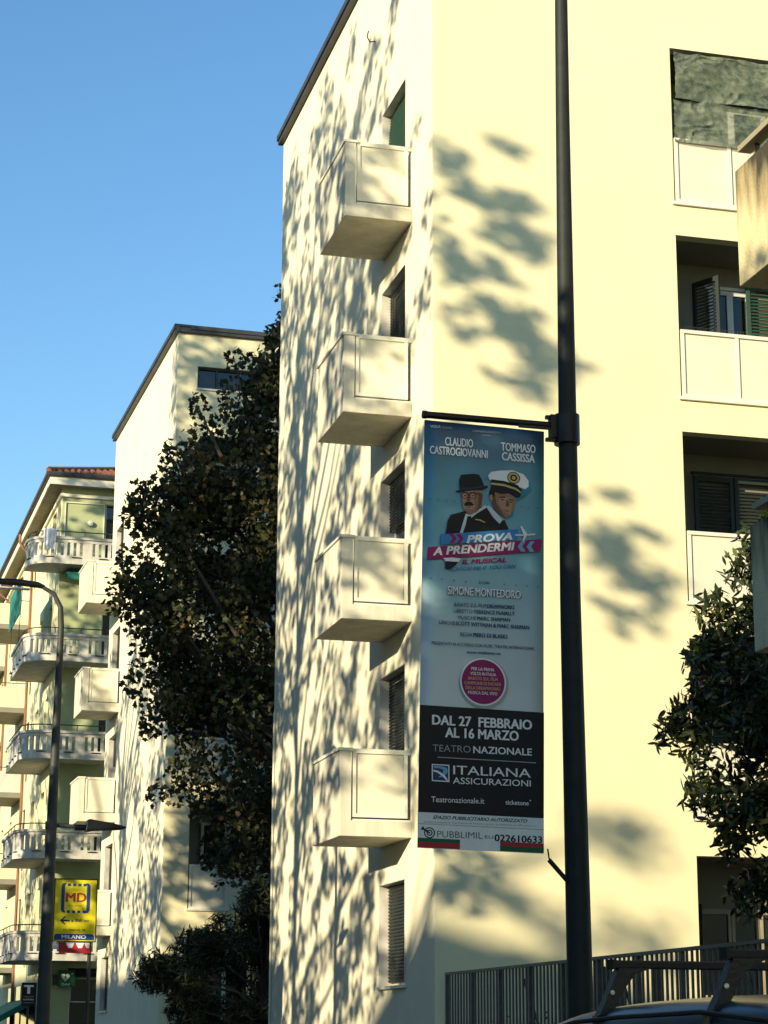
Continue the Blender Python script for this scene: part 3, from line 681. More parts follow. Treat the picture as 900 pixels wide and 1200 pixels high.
blob('ink_skin_dark', [(396, 325), (424, 340), (415, 410), (392, 450), (372, 465), (392, 420)], .0016)
blob('ink_skin_dark', [(288, 336), (400, 330), (400, 345), (288, 350)], .0016)
blob('ink_skin_mid', [(300, 440), (392, 442), (352, 474), (322, 464)], .0017)
blob('ink_skin_dark', [(325, 345), (338, 345), (342, 385), (322, 392), (318, 384)], .0018)
blob('ink_hair', [(300, 408), (318, 392), (346, 392), (366, 412), (350, 418), (306, 420)], .0022)  # moustache
blob('ink_lip', [(318, 424), (348, 424), (340, 432), (324, 432)], .002)
for cx in (306, 358):   # spectacles
    c_ = z8(cx, 352)
    for kx, mm, ly in ((1., 'ink_hair', .0024), (.80, 'ink_skin', .0026)): poly('printed_figure', mm, so, ell(c_[0], c_[1], .030*kx, .027*kx, 18), FR-ly)
    poly('printed_figure', 'ink_hair', so, ell(c_[0]+.004, c_[1], .011, .005, 10), FR-.0028)
    poly('printed_figure', 'ink_hair', so, ell(c_[0], c_[1]+.026, .028, .005, 10), FR-.003)
blob('ink_hair', [(330, 348), (338, 346), (338, 350), (330, 352)], .0028)
blob('ink_black', [(247, 322), (275, 318), (272, 250), (284, 216), (330, 210), (372, 206), (402, 214), (420, 250), (432, 284), (458, 282), (455, 296), (420, 312), (350, 318), (285, 330), (250, 330)], .003)   # trilby
blob('ink_dark', [(274, 302), (340, 298), (430, 282), (434, 292), (345, 310), (276, 316)], .0034)
blob('ink_skin', [(486, 330), (482, 400), (500, 440), (540, 475), (572, 492), (606, 468), (628, 430), (640, 372), (620, 345), (560, 318), (510, 312)], .0014)  # younger face
blob('ink_skin_dark', [(486, 330), (505, 340), (512, 400), (545, 450), (572, 492), (540, 475), (500, 440), (482, 400)], .0016)
blob('ink_skin_mid', [(486, 330), (530, 340), (528, 400), (560, 450), (600, 470), (572, 492), (540, 475), (500, 440), (482, 400)], .0015)
blob('ink_skin_mid', [(620, 345), (640, 372), (628, 430), (606, 468), (614, 400)], .0016)
blob('ink_skin_mid', [(500, 315), (620, 345), (618, 360), (520, 345)], .0017)
blob('ink_skin', [(462, 345), (480, 328), (488, 372), (474, 385)], .0018)
blob('ink_hair', [(468, 320), (478, 290), (560, 300), (600, 330), (540, 335), (505, 325), (492, 360), (484, 335), (462, 350)], .0026)
blob('ink_hair', [(528, 352), (566, 350), (572, 358), (530, 360)], .0022); blob('ink_hair', [(592, 362), (622, 372), (620, 380), (592, 370)], .0022)
blob('ink_hair', [(540, 368), (560, 368), (558, 376), (542, 375)], .0022); blob('ink_hair', [(596, 380), (614, 386), (612, 392), (597, 388)], .0022)
blob('ink_skin_dark', [(578, 372), (590, 374), (598, 412), (580, 418), (572, 410)], .002); blob('ink_lip', [(558, 436), (600, 444), (588, 454), (560, 446)], .0022)
blob('ink_shirt', [(444, 420), (462, 412), (500, 450), (548, 500), (556, 515), (530, 530), (490, 490)], .0018)
blob('ink_black', [(548, 508), (566, 506), (590, 560), (585, 580), (545, 575), (536, 530)], .002)
blob('ink_gold', [(374, 504), (405, 506), (438, 522), (436, 528), (402, 514), (372, 510)], .0014)
blob('ink_white', [(458, 215), (480, 190), (540, 180), (620, 176), (690, 200), (722, 240), (724, 280), (700, 298), (640, 280), (560, 262), (490, 256), (464, 238)], .003)  # cap
blob('ink_black', [(478, 240), (560, 248), (650, 272), (678, 302), (668, 352), (640, 356), (560, 312), (478, 296)], .0034)
blob('ink_gold', [(478, 262), (560, 268), (640, 292), (674, 318), (672, 326), (636, 304), (560, 282), (478, 274)], .0038)
c_ = z8(625, 226)
for kx, mm, ly in ((1., 'ink_black', .0040), (.86, 'ink_gold', .0043), (.55, 'ink_black', .0046), (.3, 'ink_gold', .0049)): poly('printed_figure', mm, so, ell(c_[0], c_[1], .058*kx, .054*kx, 20), FR-ly)
# slanted title ribbons
bpoly('ink_blue', z8, [(150, 612), (655, 562), (650, 632), (146, 680)], .0046, 'ribbon')
bpoly('ink_magenta', z8, [(64, 698), (812, 624), (800, 706), (54, 780)], .0052, 'ribbon')
for x in (200, 245):
    bpoly('ink_magenta', z8, [(x, 608), (x+28, 605), (x+52, 634), (x+30, 668), (x, 671), (x+24, 638)], .0050, 'ribbon_chevron')
for x in (650, 708):
    bpoly('ink_sky', z8, [(x+52, 640), (x+24, 643), (x, 678), (x+22, 712), (x+50, 708), (x+28, 675)], .0058, 'ribbon_chevron')
bt('PROVA', 'ink_white', z8, 312, 640, 610, 610, 52, .045, .3, lift=.0045); bt('A PRENDERMI', 'ink_white', z8, 92, 725, 632, 674, 56, .045, .3, lift=.0052)
bt('IL MUSICAL', 'ink_magenta', z8, 285, 788, 574, 766, 30, .045, .3); bt('CATCH ME IF YOU CAN', 'ink_blue', z8, 215, 838, 640, 806, 24, .03, .3)
# small aeroplane and officer cap marks
blob('ink_white', [(632, 600), (690, 596), (768, 590), (760, 600), (700, 606), (636, 608)], .0064)
blob('ink_white', [(665, 545), (676, 542), (710, 590), (706, 612), (690, 640), (680, 645), (690, 605)], .0066)
blob('ink_white', [(162, 768), (220, 762), (278, 768), (262, 790), (178, 788)], .006); blob('ink_black', [(178, 788), (262, 790), (240, 815), (210, 838), (176, 835)], .0062)
# credits
bt('E CON', 'ink_dark', z6, 345, 871, 395, 873, 13, .01); bt('SIMONE MONTEDORO', 'ink_white', z6, 190, 914, 552, 929, 42, .035)
bt('SIMONE MONTEDORO', 'ink_navy', z6, 193, 917, 555, 932, 37, .04, lift=-.0005)
for s, a, ya, b, yb, h in (('BASATO SUL FILM', 220, 985, 378, 988, 19), ('LIBRETTO', 217, 1016, 310, 1019, 19), ('MUSICHE', 238, 1049, 328, 1051, 19), ('LIRICHE', 145, 1075, 222, 1079, 19), ('REGIA', 250, 1133, 308, 1135, 19)):
    bt(s, 'ink_dark', z6, a, ya, b, yb, h, .004)
for s, a, ya, b, yb, h in (('DREAMWORKS', 384, 989, 520, 993, 20), ('TERRENCE McNALLY', 316, 1019, 522, 1024, 20), ('MARC SHAIMAN', 334, 1051, 498, 1056, 20), ('SCOTT WITTMAN & MARC SHAIMAN', 227, 1079, 595, 1092, 20), ('PIERO DI BLASIO', 314, 1135, 484, 1140, 20)):
    bt(s, 'ink_navy', z6, a, ya, b, yb, h, .035)
bt('PRESENTATO IN ACCORDO CON MUSIC THEATRE INTERNATIONAL', 'ink_dark', z7, 100, 62, 580, 78, 15, .008); bt('www.mtishows.eu', 'ink_navy', z7, 262, 100, 420, 105, 14, .02)
c_ = z7(338, 240)
for kx, mm, ly in ((1.14, 'ink_grey', .0003), (1.07, 'ink_white', .0006), (1., 'ink_magenta', .001)): poly('roundel', mm, so, ell(c_[0]+(.008 if kx > 1.1 else 0), c_[1]-(.012 if kx > 1.1 else 0), .186*kx, .186*kx, 40), FR-ly)
for i, (s, m_, a, b) in enumerate((('PER LA PRIMA', 'ink_white', 283, 390), ('VOLTA IN ITALIA', 'ink_white', 278, 398), ('BASATO SUL FILM', 'ink_gold', 268, 405), ('CAMPIONE DI INCASSI', 'ink_gold', 250, 420), ('DELLA DREAMWORKS', 'ink_gold', 255, 416), ('MUSICA DAL VIVO', 'ink_white', 267, 404))):
    bt(s, m_, z7, a, 178+i*22.3, b, 183+i*22.3, 15, .02)
bt('DAL 27  FEBBRAIO', 'ink_white', z7, 100, 420, 565, 436, 46, .04); bt('AL 16 MARZO', 'ink_white', z7, 160, 478, 502, 489, 46, .04)
bt('TEATRO', 'ink_grey', z7, 100, 552, 277, 556, 33, -.008); bt('NAZIONALE', 'ink_white', z7, 290, 557, 565, 564, 33, .02)
bt('ITALIANA', 'ink_white', z7, 195, 653, 560, 663, 42, .004); bt('ASSICURAZIONI', 'ink_white', z7, 193, 703, 560, 711, 30, .004)
bt('Teatronazionale.it', 'ink_white', z7, 92, 792, 340, 797, 26, .0); bt('ticketone', 'ink_white', z7, 440, 801, 550, 804, 22, .01); bt('+', 'ink_white', z7, 553, 792, 562, 792, 12)
bpoly('ink_white', z7, [(95, 628), (177, 631), (177, 712), (95, 708)], .0006, 'logo'); bpoly('ink_navy', z7, [(100, 633), (172, 636), (172, 707), (100, 703)], .001, 'logo')
bpoly('ink_sky', z7, [(104, 637), (135, 638), (165, 645), (170, 665), (150, 688), (125, 690), (145, 672), (150, 655), (130, 648), (104, 648)], .0014, 'logo')
bpoly('ink_white', z7, [(102, 655), (125, 660), (155, 680), (171, 706), (164, 706), (145, 685), (120, 668), (102, 663)], .0018, 'logo')
bt('SPAZIO PUBBLICITARIO AUTORIZZATO', 'ink_dark', z7, 98, 876, 543, 888, 16, .03, .3); bt('Autorizzazione Comune di Milano prot. pubblicita e affissioni n.', 'ink_grey', z7, 55, 898, 585, 910, 9, .005)
bt('PUBBLIMIL', 'ink_dark', z7, 118, 954, 330, 959, 31, -.006); bt('EU', 'ink_dark', z7, 342, 965, 380, 966, 15, .0); bt('022610633', 'ink_black', z7, 388, 968, 613, 975, 32, .03)
c_ = z7(82, 950)
for kx, mm, ly in ((1., 'ink_dark', .001), (.78, 'ink_paper', .0013), (.56, 'ink_dark', .0016), (.34, 'ink_paper', .0019), (.15, 'ink_dark', .0022)): poly('target_mark', mm, so, ell(c_[0], c_[1], .047*kx, .045*kx, 20), FR-ly)
bpoly('ink_dark', z7, [(40, 935), (52, 918), (58, 930), (84, 948), (80, 954), (54, 938)], .0026, 'target_mark')
# lower tie between banner and pole
a = Vector((-2.205, -11.01, 1.50+EYE)); b = Vector((-2.10, -11.0, 1.37+EYE)); c = Vector((-2.155, -11.0, 1.30+EYE))
tie = thing('banner_tie', 'black rubber tie rod linking the banner foot to the pole', 'tie', (-2.2, -11.02, 1.5+EYE))
MB().tube([(-.02, 0, .02), (-.01, 0, -.05), (.0, 0, -.09)], .007, 6).build('chain', 'dark_metal', tie)
MB().tube([(-.01, 0, -.07), (.145, 0, -.235)], .020, 10).build('rod', 'rubber', tie, smooth=True)
MB().tube([(.14, 0, -.235), (.16, 0, -.19), (.22, 0, -.185)], .008, 6).build('hook', 'lamp_metal', tie)
# ---------------------------------------------------------------- street lamp at left
lp = thing('street_lamp', 'slender grey street lamp with two dark heads at left', 'street lamp', (-4.97, 2.0, .005))
MB().tube([(0, 0, 0), (.0, 0, 1.7), (0, 0, 3), (.02, 0, 7.2), (-.0, 0, 7.47), (-.10, 0, 7.66), (-.28, 0, 7.76)], [.105, .095, .086, .043, .038, .033, .03], 16).build('post', 'lamp_metal', lp, smooth=True)
MB().tube([(-.24, 0, 7.75), (-.34, 0, 7.78), (-.6, 0, 7.80), (-1.0, 0, 7.80), (-1.3, 0, 7.79)], [.03, .046, .05, .045, .02], 12).build('lamp_head', 'dark_metal', lp, smooth=True)
MB().box(-1.1, -.45, -.06, .06, 7.70, 7.718).build('lens', 'clear_lamp', lp)
MB().tube([(.06, 0, 4.38), (.36, 0, 4.37)], .028, 10).build('lamp_arm', 'lamp_metal', lp, smooth=True)
MB().tube([(.32, 0, 4.36), (.50, 0, 4.36)], .042, 12).build('collar', 'dark_metal', lp, smooth=True)
MB().prism([(.47, 4.30), (.49, 4.46), (.53, 4.47), (.86, 4.42), (1.03, 4.38), (1.04, 4.365), (.95, 4.345), (.6, 4.325)], -.12, .12, 'y').build('lamp_head', 'dark_metal', lp, bevel=.02)
for z_ in (4.38, 2.6): MB().tube([(0, 0, z_-.05), (0, 0, z_+.05)], .096 if z_ < 3 else .084, 16).build('pole_band', 'lamp_metal', lp)
# ---------------------------------------------------------------- supermarket sign
sg = thing('supermarket_sign', 'yellow sign with red letters and arrow on a thin post', 'sign', (-4.37, 7.0, 0))
sw_, sh_ = .67, .975; sz = 1.535+EYE
MB().tube([(.60, .08, 0), (.60, .08, sz+.9)], .03, 10).build('post', 'lamp_metal', sg, smooth=True)
bd = MB().box(0, sw_, -.02, .02, sz, sz+sh_).build('board', 'ink_yellow', sg)
MB().box(-.015, 0, -.03, .03, sz-.015, sz+sh_+.015).box(sw_, sw_+.015, -.03, .03, sz-.015, sz+sh_+.015).box(0, sw_, -.03, .03, sz-.015, sz).box(0, sw_, -.03, .03, sz+sh_, sz+sh_+.015).build('rim', 'dark_metal', sg)
def sp(nm, m_, pts, y=-.0215): poly(nm, m_, bd, [(u*sw_, sz+sh_-v*sh_) for u, v in pts], y)
sp('printed_band', 'ink_cobalt', [(.02, .915), (.06, .885), (.94, .885), (.98, .915), (.98, .985), (.02, .985)])
text_mesh('MILANO', 'lettering', 'ink_white', bd, .20*sw_, .78*sw_, sz+.068*sh_, .058, -.023, bold=.03)
text_mesh('MD', 'lettering', 'ink_red', bd, .27*sw_, .75*sw_, sz+.715*sh_, .15, -.023, bold=.03)
text_mesh('MILANO DISCOUNT', 'lettering', 'ink_dark', bd, .33*sw_, .66*sw_, sz+.575*sh_, .018, -.023)
text_mesh('a 300 mt', 'lettering', 'ink_dark', bd, .42*sw_, .84*sw_, sz+.335*sh_, .045, -.023, bold=.02)
text_mesh('Via Negroli, 46', 'lettering', 'ink_dark', bd, .22*sw_, .76*sw_, sz+.185*sh_, .032, -.023, bold=.01)
for s_ in (0, 1):
    f = (lambda u: 1-u) if s_ else (lambda u: u)
    sp('printed_bracket', 'ink_cobalt', [(f(.15), .10), (f(.19), .06), (f(.26), .055), (f(.26), .075), (f(.235), .09), (f(.235), .50), (f(.26), .52), (f(.26), .545), (f(.19), .54), (f(.15), .49)])
for v in (.085, .525):
    for i in range(4): u = .30+i*.125; sp('printed_square', 'ink_cobalt', [(u, v-.022), (u+.075, v-.022), (u+.075, v+.022), (u, v+.022)])
sp('printed_arrow', 'ink_dark', [(.15, .67), (.25, .60), (.29, .60), (.22, .655), (.38, .655), (.38, .685), (.22, .685), (.29, .735), (.25, .735)])
lw = MB().box(.10, .60, .0, .02, sz-.19, sz-.018).build('lower_board', 'ink_red', sg)
for a_ in (.20, .36): poly('printed_shape', 'ink_white', lw, [(a_, sz-.02), (a_+.15, sz-.02), (a_+.11, sz-.11), (a_+.05, sz-.11)], -.0015)
poly('printed_shape', 'ink_white', lw, [(.50, sz-.02), (.59, sz-.02), (.59, sz-.11), (.54, sz-.11)], -.0015)
MB().box(-.02, .16, .03, .04, sz-.13, sz-.02).build('paper_notice', 'ink_white', sg)
# tobacconist and defibrillator signs on the corner house
ts = thing('tobacconist_sign', 'black projecting shop sign with white letter T at lower left', 'sign', (-2.38, 34.9, .93+EYE))
bd = MB().box(0, .40, -.05, .05, 0, .66).build('board', 'ink_black', ts)
text_mesh('T', 'lettering', 'ink_white', bd, .08, .32, .47, .24, -.053, bold=.06)
text_mesh('TABACCHI', 'lettering', 'ink_grey', bd, .05, .35, .26, .035, -.053, bold=.02); text_mesh('RICEVITORIA', 'lettering', 'ink_white', bd, .05, .35, .18, .04, -.053, bold=.03); text_mesh('SUPER ENALOTTO', 'lettering', 'ink_grey', bd, .05, .35, .09, .035, -.053, bold=.02)
MB().tube([(.2, .0, -3), (.2, 0, 0)], .035, 8).build('post', 'lamp_metal', ts)
ds = thing('defibrillator_sign', 'green sign with white heart above the dark shop front', 'sign', (-1.01, 38.02, 1.55+EYE), 0)
bd = MB().box(0, .50, -.03, .03, 0, .50).build('board', 'ink_green', ds)
h_ = []
for i in range(28):
    t = 2*math.pi*i/28; h_.append((.21+.0085*16*math.sin(t)**3, .30+.0085*(13*math.cos(t)-5*math.cos(2*t)-2*math.cos(3*t)-math.cos(4*t))))
poly('heart_mark', 'ink_white', bd, h_, -.032)
poly('bolt_mark', 'ink_green', bd, [(.23, .40), (.17, .28), (.215, .29), (.19, .19), (.26, .31), (.215, .305)], -.034)
text_mesh('+', 'lettering', 'ink_white', bd, .38, .46, .40, .07, -.033, bold=.05); text_mesh('DAE', 'lettering', 'ink_white', bd, .10, .36, .075, .07, -.033, bold=.01)
# ---------------------------------------------------------------- railing fence along the garden
fn = thing('garden_fence', 'grey vertical bar fence on a low wall beside the car', 'fence', (.03, -.45, 0))
MB().box(-.08, .16, -17, 0, .0, .95).build('low_wall', 'concrete', fn)
T = .855+EYE
MB().box(-.025, .025, -16.9, .0, T-.022, T+.012).build('top_rail', 'fence_metal', fn); MB().box(-.02, .02, -16.9, .0, 1.03, 1.06).build('bottom_rail', 'fence_metal', fn)
bar = None
for i in range(132):
    y = -.03-i*.1255
    if i % 9 == 0:
        MB().box(-.022, .022, y-.03, y+.03, .951, T-.023).build('post', 'fence_metal', fn); continue
    if bar is None: bar = MB().box(-.009, .009, -.016, .016, 1.061, T-.023).build('bar', 'fence_metal', fn, loc=(0, y, 0))
    else: clone(bar, fn, (0, y, 0))
for y in (-3.1, -6.2, -9.3): MB().tube([(.03, y, T-.15), (.55, y-.35, .3)], .018, 6).build('brace', 'fence_metal', fn)
for X_, Y_, w_ in ((.5, -5.1, 'closest to the pole'), (.5, -5.55, 'in the middle of the three'), (.5, -6.6, 'farthest right, behind the roof rack')):
    p_ = MB().prism([(-.05, 0), (.05, 0), (.045, 2.28), (-.04, 2.31)], -.03, .03, 'y').build('garden_stake', 'bark', loc=(X_, Y_, 0))
    tag(p_, 'brown wooden stake behind the fence, '+w_, 'stake', 'wooden stakes behind the fence')
# ---------------------------------------------------------------- parked car
car = thing('parked_car', 'dark blue estate car with black roof rack at lower right', 'car', (-4.2, -19.2, 0))
def loft(secs, name, m, parent, closed=True):
    mb = MB(); k = len(secs[0])
    for s in secs: mb.v += s
    for i in range(len(secs)-1):
        for j in range(k if closed else k-1): a, b = i*k+j, i*k+(j+1) % k; mb.f.append((a, b, b+k, a+k))
    mb.f += [tuple(range(k))[::-1], tuple(range((len(secs)-1)*k, len(secs)*k))]
    o = mb.build(name, m, parent, smooth=True); sm = o.modifiers.new('subdivision', 'SUBSURF'); sm.levels = 2; sm.render_levels = 2
    return o
def ring(y, w, z0, z1, wt):
    zm = (z0+z1)/2
    return [(-w*.9, y, z0), (-w, y, z0+.12), (-w, y, zm), (-wt, y, z1-.04), (-wt*.72, y, z1), (0, y, z1+.015), (wt*.72, y, z1), (wt, y, z1-.04), (w, y, zm), (w, y, z0+.12), (w*.9, y, z0), (0, y, z0)]
loft([ring(2.25, .70, .34, .62, .60), ring(2.15, .80, .25, .72, .70), ring(1.6, .87, .22, .84, .80), ring(.95, .88, .22, .95, .84), ring(0, .88, .22, .97, .85), ring(-1.2, .88, .22, .98, .85), ring(-1.9, .86, .24, 1.0, .82), ring(-2.1, .80, .3, .95, .74)], 'body', 'car_paint', car)
def cab(y, wb, wt, zt, zb=.93): return [(-wb, y, zb), (-(wb+wt)/2-.01, y, (zb+zt)/2), (-wt, y, zt-.075), (-wt*.93, y, zt-.02), (-wt*.6, y, zt), (0, y, zt+.012), (wt*.6, y, zt), (wt*.93, y, zt-.02), (wt, y, zt-.075), ((wb+wt)/2+.01, y, (zb+zt)/2), (wb, y, zb), (0, y, zb)]
cb = loft([cab(1.75, .70, .62, 1.0), cab(1.4, .76, .60, 1.27), cab(1.10, .79, .63, 1.525), cab(.78, .80, .635, 1.608), cab(.2, .80, .64, 1.662), cab(-.9, .80, .64, 1.672), cab(-1.5, .79, .63, 1.65), cab(-1.75, .77, .61, 1.59), cab(-1.95, .76, .60, 1.1)], 'cabin', 'car_paint', car)
for s in (-1, 1):
    for nm, ya, yb in (('side_window', .55, -.25), ('side_window', -.32, -1.05), ('side_window', -1.12, -1.62)):
        m = MB(); e = .012
        m.quad((s*(.79+e), ya, 1.0), (s*(.79+e), yb, 1.0), (s*(.635+e), yb, 1.53), (s*(.635+e), ya-(.25 if ya > .5 else 0), 1.50)).build(nm, 'car_glass', car)
    MB().tube([(s*.655, .9, 1.52), (s*.662, .3, 1.575), (s*.664, -.2, 1.59), (s*.664, -1.0, 1.60), (s*.65, -1.65, 1.56)], .009, 6).build('drip_rail', 'rubber', car)
    MB().box(s*.86-.05, s*.86+.05+.08*s, .55, .68, .98, 1.10).build('mirror', 'car_paint', car, bevel=.02)
    for y in (1.35, -1.35):
        wv = MB().tube([(s*.70, y, .31), (s*.88, y, .31)], .31, 24).build('wheel', 'rubber', car, smooth=True)
        MB().tube([(s*.80, y, .31), (s*.89, y, .31)], .20, 18).build('rim', 'rim_metal', wv, smooth=True)
    MB().box(s*.62-.12, s*.62+.12, 2.12, 2.2, .58, .70).build('headlight', 'clear_lamp', car, bevel=.02)
    MB().box(s*.74-.06, s*.74+.06, -2.12, -2.02, .75, 1.0).build('tail_lamp', 'red_lamp', car, bevel=.02)
MB().quad((-.62, 1.72, 1.06), (.62, 1.72, 1.06), (.56, 1.12, 1.485), (-.56, 1.12, 1.485)).build('windscreen', 'car_glass', car)
MB().quad((-.6, -1.965, 1.1), (-.56, -1.80, 1.52), (.56, -1.80, 1.52), (.6, -1.965, 1.1)).build('rear_window', 'car_glass', car)
for y in (.12, -1.0):
    rk = MB().box(-.565, .565, y-.03, y+.03, 1.785, 1.818).build('roof_bar', 'rubber', car, bevel=.006)
    for s in (-1, 1):
        a = [(s*.50, 1.816), (s*.36, 1.816), (s*.39, 1.79), (s*.47, 1.765), (s*.525, 1.70), (s*.565, 1.625), (s*.60, 1.60), (s*.632, 1.60), (s*.60, 1.66), (s*.565, 1.74), (s*.535, 1.80)]
        MB().prism(a if s < 0 else a[::-1], y-.028, y+.028, 'y').build('rack_foot', 'dark_metal', rk)
        MB().box(s*.635-.006, s*.635+.006, y-.03, y+.03, 1.45, 1.60).build('clamp_strap', 'dark_metal', rk)
        MB().tube([(s*.575, y-.034, 1.69), (s*.575, y-.028, 1.69)], .010, 8).build('bolt', 'rim_metal', rk)
        MB().box(s*.565-.006, s*.565+.006, y-.033, y+.033, 1.782, 1.822).build('bar_cap', 'rubber', rk)
# ---------------------------------------------------------------- vegetation
def rot_frames(N, rs, tilt=None):
    q = rs.normal(size=(N, 4)); q /= np.linalg.norm(q, axis=1)[:, None]
    a, b, c, d = q.T
    return np.stack([np.stack([1-2*(c*c+d*d), 2*(b*c-a*d), 2*(b*d+a*c)], 1), np.stack([2*(b*c+a*d), 1-2*(b*b+d*d), 2*(c*d-a*b)], 1), np.stack([2*(b*d-a*c), 2*(c*d+a*b), 1-2*(b*b+c*c)], 1)], 1)
PL = []
for i in range(10):
    a = math.pi/2+i*math.pi/5; r_ = (1., .60)[i % 2]*(1.0 if i not in (4, 5, 6) else .8); PL.append((r_*math.cos(a), r_*math.sin(a), .10*r_))
PLANE_LEAF = np.array(PL)
QUAD_LEAF = np.array([(0, -1, 0), (.62, 0, .1), (0, 1, 0), (-.62, 0, .1)], float)
OVAL_LEAF = np.array([(0, -1, 0), (.22, -.45, .04), (.27, .1, .05), (.16, .65, .02), (0, 1, -.05), (-.16, .65, .02), (-.27, .1, .05), (-.22, -.45, .04)], float)
LANCE_LEAF = np.array([(0, -1, 0), (.13, 0, .02), (0, 1, -.06), (-.13, 0, .02)], float)
def leaves(C, size, shape, rs, frames=None, spread=.25):
    N = len(C); F = rot_frames(N, rs) if frames is None else frames
    S = size*(1+rs.uniform(-spread, spread, N))
    return (C[:, None, :]+np.einsum('nij,kj->nki', F, shape)*S[:, None, None]).reshape(-1, 3)
def clump_points(cl, per, rs, flat=1.):
    out = []
    for (x, y, z, r) in cl:
        n = max(3, int(per*(r/.5)**2)); d = rs.normal(size=(n, 3)); d /= np.linalg.norm(d, axis=1)[:, None]
        rr = r*rs.uniform(.15, 1, n)**.55; p = d*rr[:, None]; p[:, 2] *= flat
        out.append(p+np.array([x, y, z]))
    return np.concatenate(out)
def limbs(base, targets, trunk_r, top, rs, seg=8, sag=.15):
    """trunk from base up to top, boughs to every target, tapering"""
    mb = MB(); b = Vector(base); t = Vector(top); H = (t-b).length
    tp = [b.lerp(t, q)+Vector((math.sin(q*5)*.12, math.cos(q*4)*.1, 0))*min(1, q*3) for q in np.linspace(0, 1, 8)]
    mb.tube(tp, [trunk_r*(1-.8*q) for q in np.linspace(0, 1, 8)], 12)
    for (x, y, z, r) in targets:
        e = Vector((x, y, z)); q = min(.95, max(.25, ((z-b.z)/max(.1, H))*.72-.05+rs.uniform(-.05, .05)))
        i = q*7; i0 = int(i); s = tp[i0].lerp(tp[min(7, i0+1)], i-i0)
        m = s.lerp(e, .5)+Vector((rs.uniform(-.3, .3), rs.uniform(-.3, .3), rs.uniform(-.1, .35)))
        l = (e-s).length; r0 = min(trunk_r*.5, .018+.014*l)
        mb.tube([s, s.lerp(m, .55)+Vector((0, 0, .05*l)), m, m.lerp(e, .6), e], [r0, r0*.8, r0*.6, r0*.4, .008], 6, caps=False)
    return mb
def tree(name, label, cat, base, top, clumps, per, leaf, size, lm, bark='plane_bark', tr=.2, seed=1, group=None, nlimb=30, hero=0, hero_key=None, flat=1., extra=()):
    rs = np.random.RandomState(seed)
    t = thing(name, label, cat, base, 0, group)
    B = np.array(base)
    cl = [(x-B[0], y-B[1], z-B[2], r) for x, y, z, r in clumps]
    tg = [cl[i] for i in rs.choice(len(cl), min(nlimb, len(cl)), replace=False)]
    limbs((0, 0, 0), tg, tr, np.array(top)-B, rs).build('trunk', bark, t, smooth=True)
    P = clump_points(cl, per, rs, flat)
    if len(extra): P = np.concatenate([P, clump_points([(x-B[0], y-B[1], z-B[2], r) for x, y, z, r in extra], 42, rs, flat)])
    if hero:
        k = np.argsort(hero_key(P+B))[:hero*3]; k = rs.choice(k, hero, replace=False); H = P[k]; P = np.delete(P, k, 0)
        me = []
        for j in range(4):
            m = MB(); m.v = [tuple(p) for p in shape_jit(leaf, rs)]; m.f = [tuple(range(len(leaf)))]; o = m.build('leaf', lm, t); me.append(o.data); bpy.data.objects.remove(o)
        F = rot_frames(hero, rs)
        for i in range(hero):
            o = bpy.data.objects.new('leaf', me[i % 4]); col.objects.link(o); o.parent = t
            M = Matrix([list(F[i][0]), list(F[i][1]), list(F[i][2])]).to_4x4(); o.matrix_local = Matrix.Translation(H[i]) @ M @ Matrix.Scale(size*rs.uniform(.8, 1.25), 4)
    np_mesh('foliage', leaves(P, size, leaf, rs), len(leaf), lm, t)
    return t
def shape_jit(s, rs): return s+rs.uniform(-.04, .04, s.shape)
def interp(z, prof):
    for (z0, x0), (z1, x1) in zip(prof, prof[1:]):
        if z0 <= z <= z1: return x0+(x1-x0)*(z-z0)/(z1-z0)
    return None
# the plane tree between the two ivory buildings
rs = np.random.RandomState(11)
prof = [(3.35+EYE, .9), (3.6+EYE, .1), (4.4+EYE, -.6), (5.4+EYE, -.95), (6.6+EYE, -1.5), (7.5+EYE, -2.0), (9.3+EYE, -2.45), (10.8+EYE, -2.1), (12+EYE, -1.4), (13.5+EYE, -.65), (14.8+EYE, .35), (15.6+EYE, .95)]
cl = []
while len(cl) < 400:
    z = rs.uniform(prof[0][0], prof[-1][0]); xl = interp(z, prof); xr = 5.2
    x = rs.uniform(xl+.1, xr); hw = 2.6*math.sqrt(max(.04, 1-((x-1.6)/4.3)**2))
    y = 15+rs.uniform(-hw, hw)
    cl.append((x, y, z, rs.uniform(.42, .72)))
# a few loose twigs outside the main outline
for z, x in [(9.0, -2.5), (9.9, -2.45), (8.2, -2.35), (11.3, -2.15), (6.2, -1.95), (12.3, -1.6), (13.3, -1.1), (4.9, -1.75), (15.9, .75), (15.5, 1.3), (14.3, -.35), (7.2, -2.2), (8.7, -2.75), (10.6, -2.5), (13.0, .1)]:
    cl.append((x+.15, 15+rs.uniform(-.8, .8), z+EYE, .30))
for _ in range(26): cl.append((rs.uniform(.7, 2.2), 15+rs.uniform(-1, 1), rs.uniform(15.0, 16.7), .36))
tree('plane_tree', 'tall dark autumn plane tree between the two ivory buildings', 'tree', (1.9, 15.2, 0), (1.6, 15, 15.5), cl, 125, PLANE_LEAF, .072, 'plane_leaf', 'bark', tr=.22, seed=5, nlimb=90,
     hero=150, hero_key=lambda P: P[:, 0]*.9+P[:, 1]*1.0)
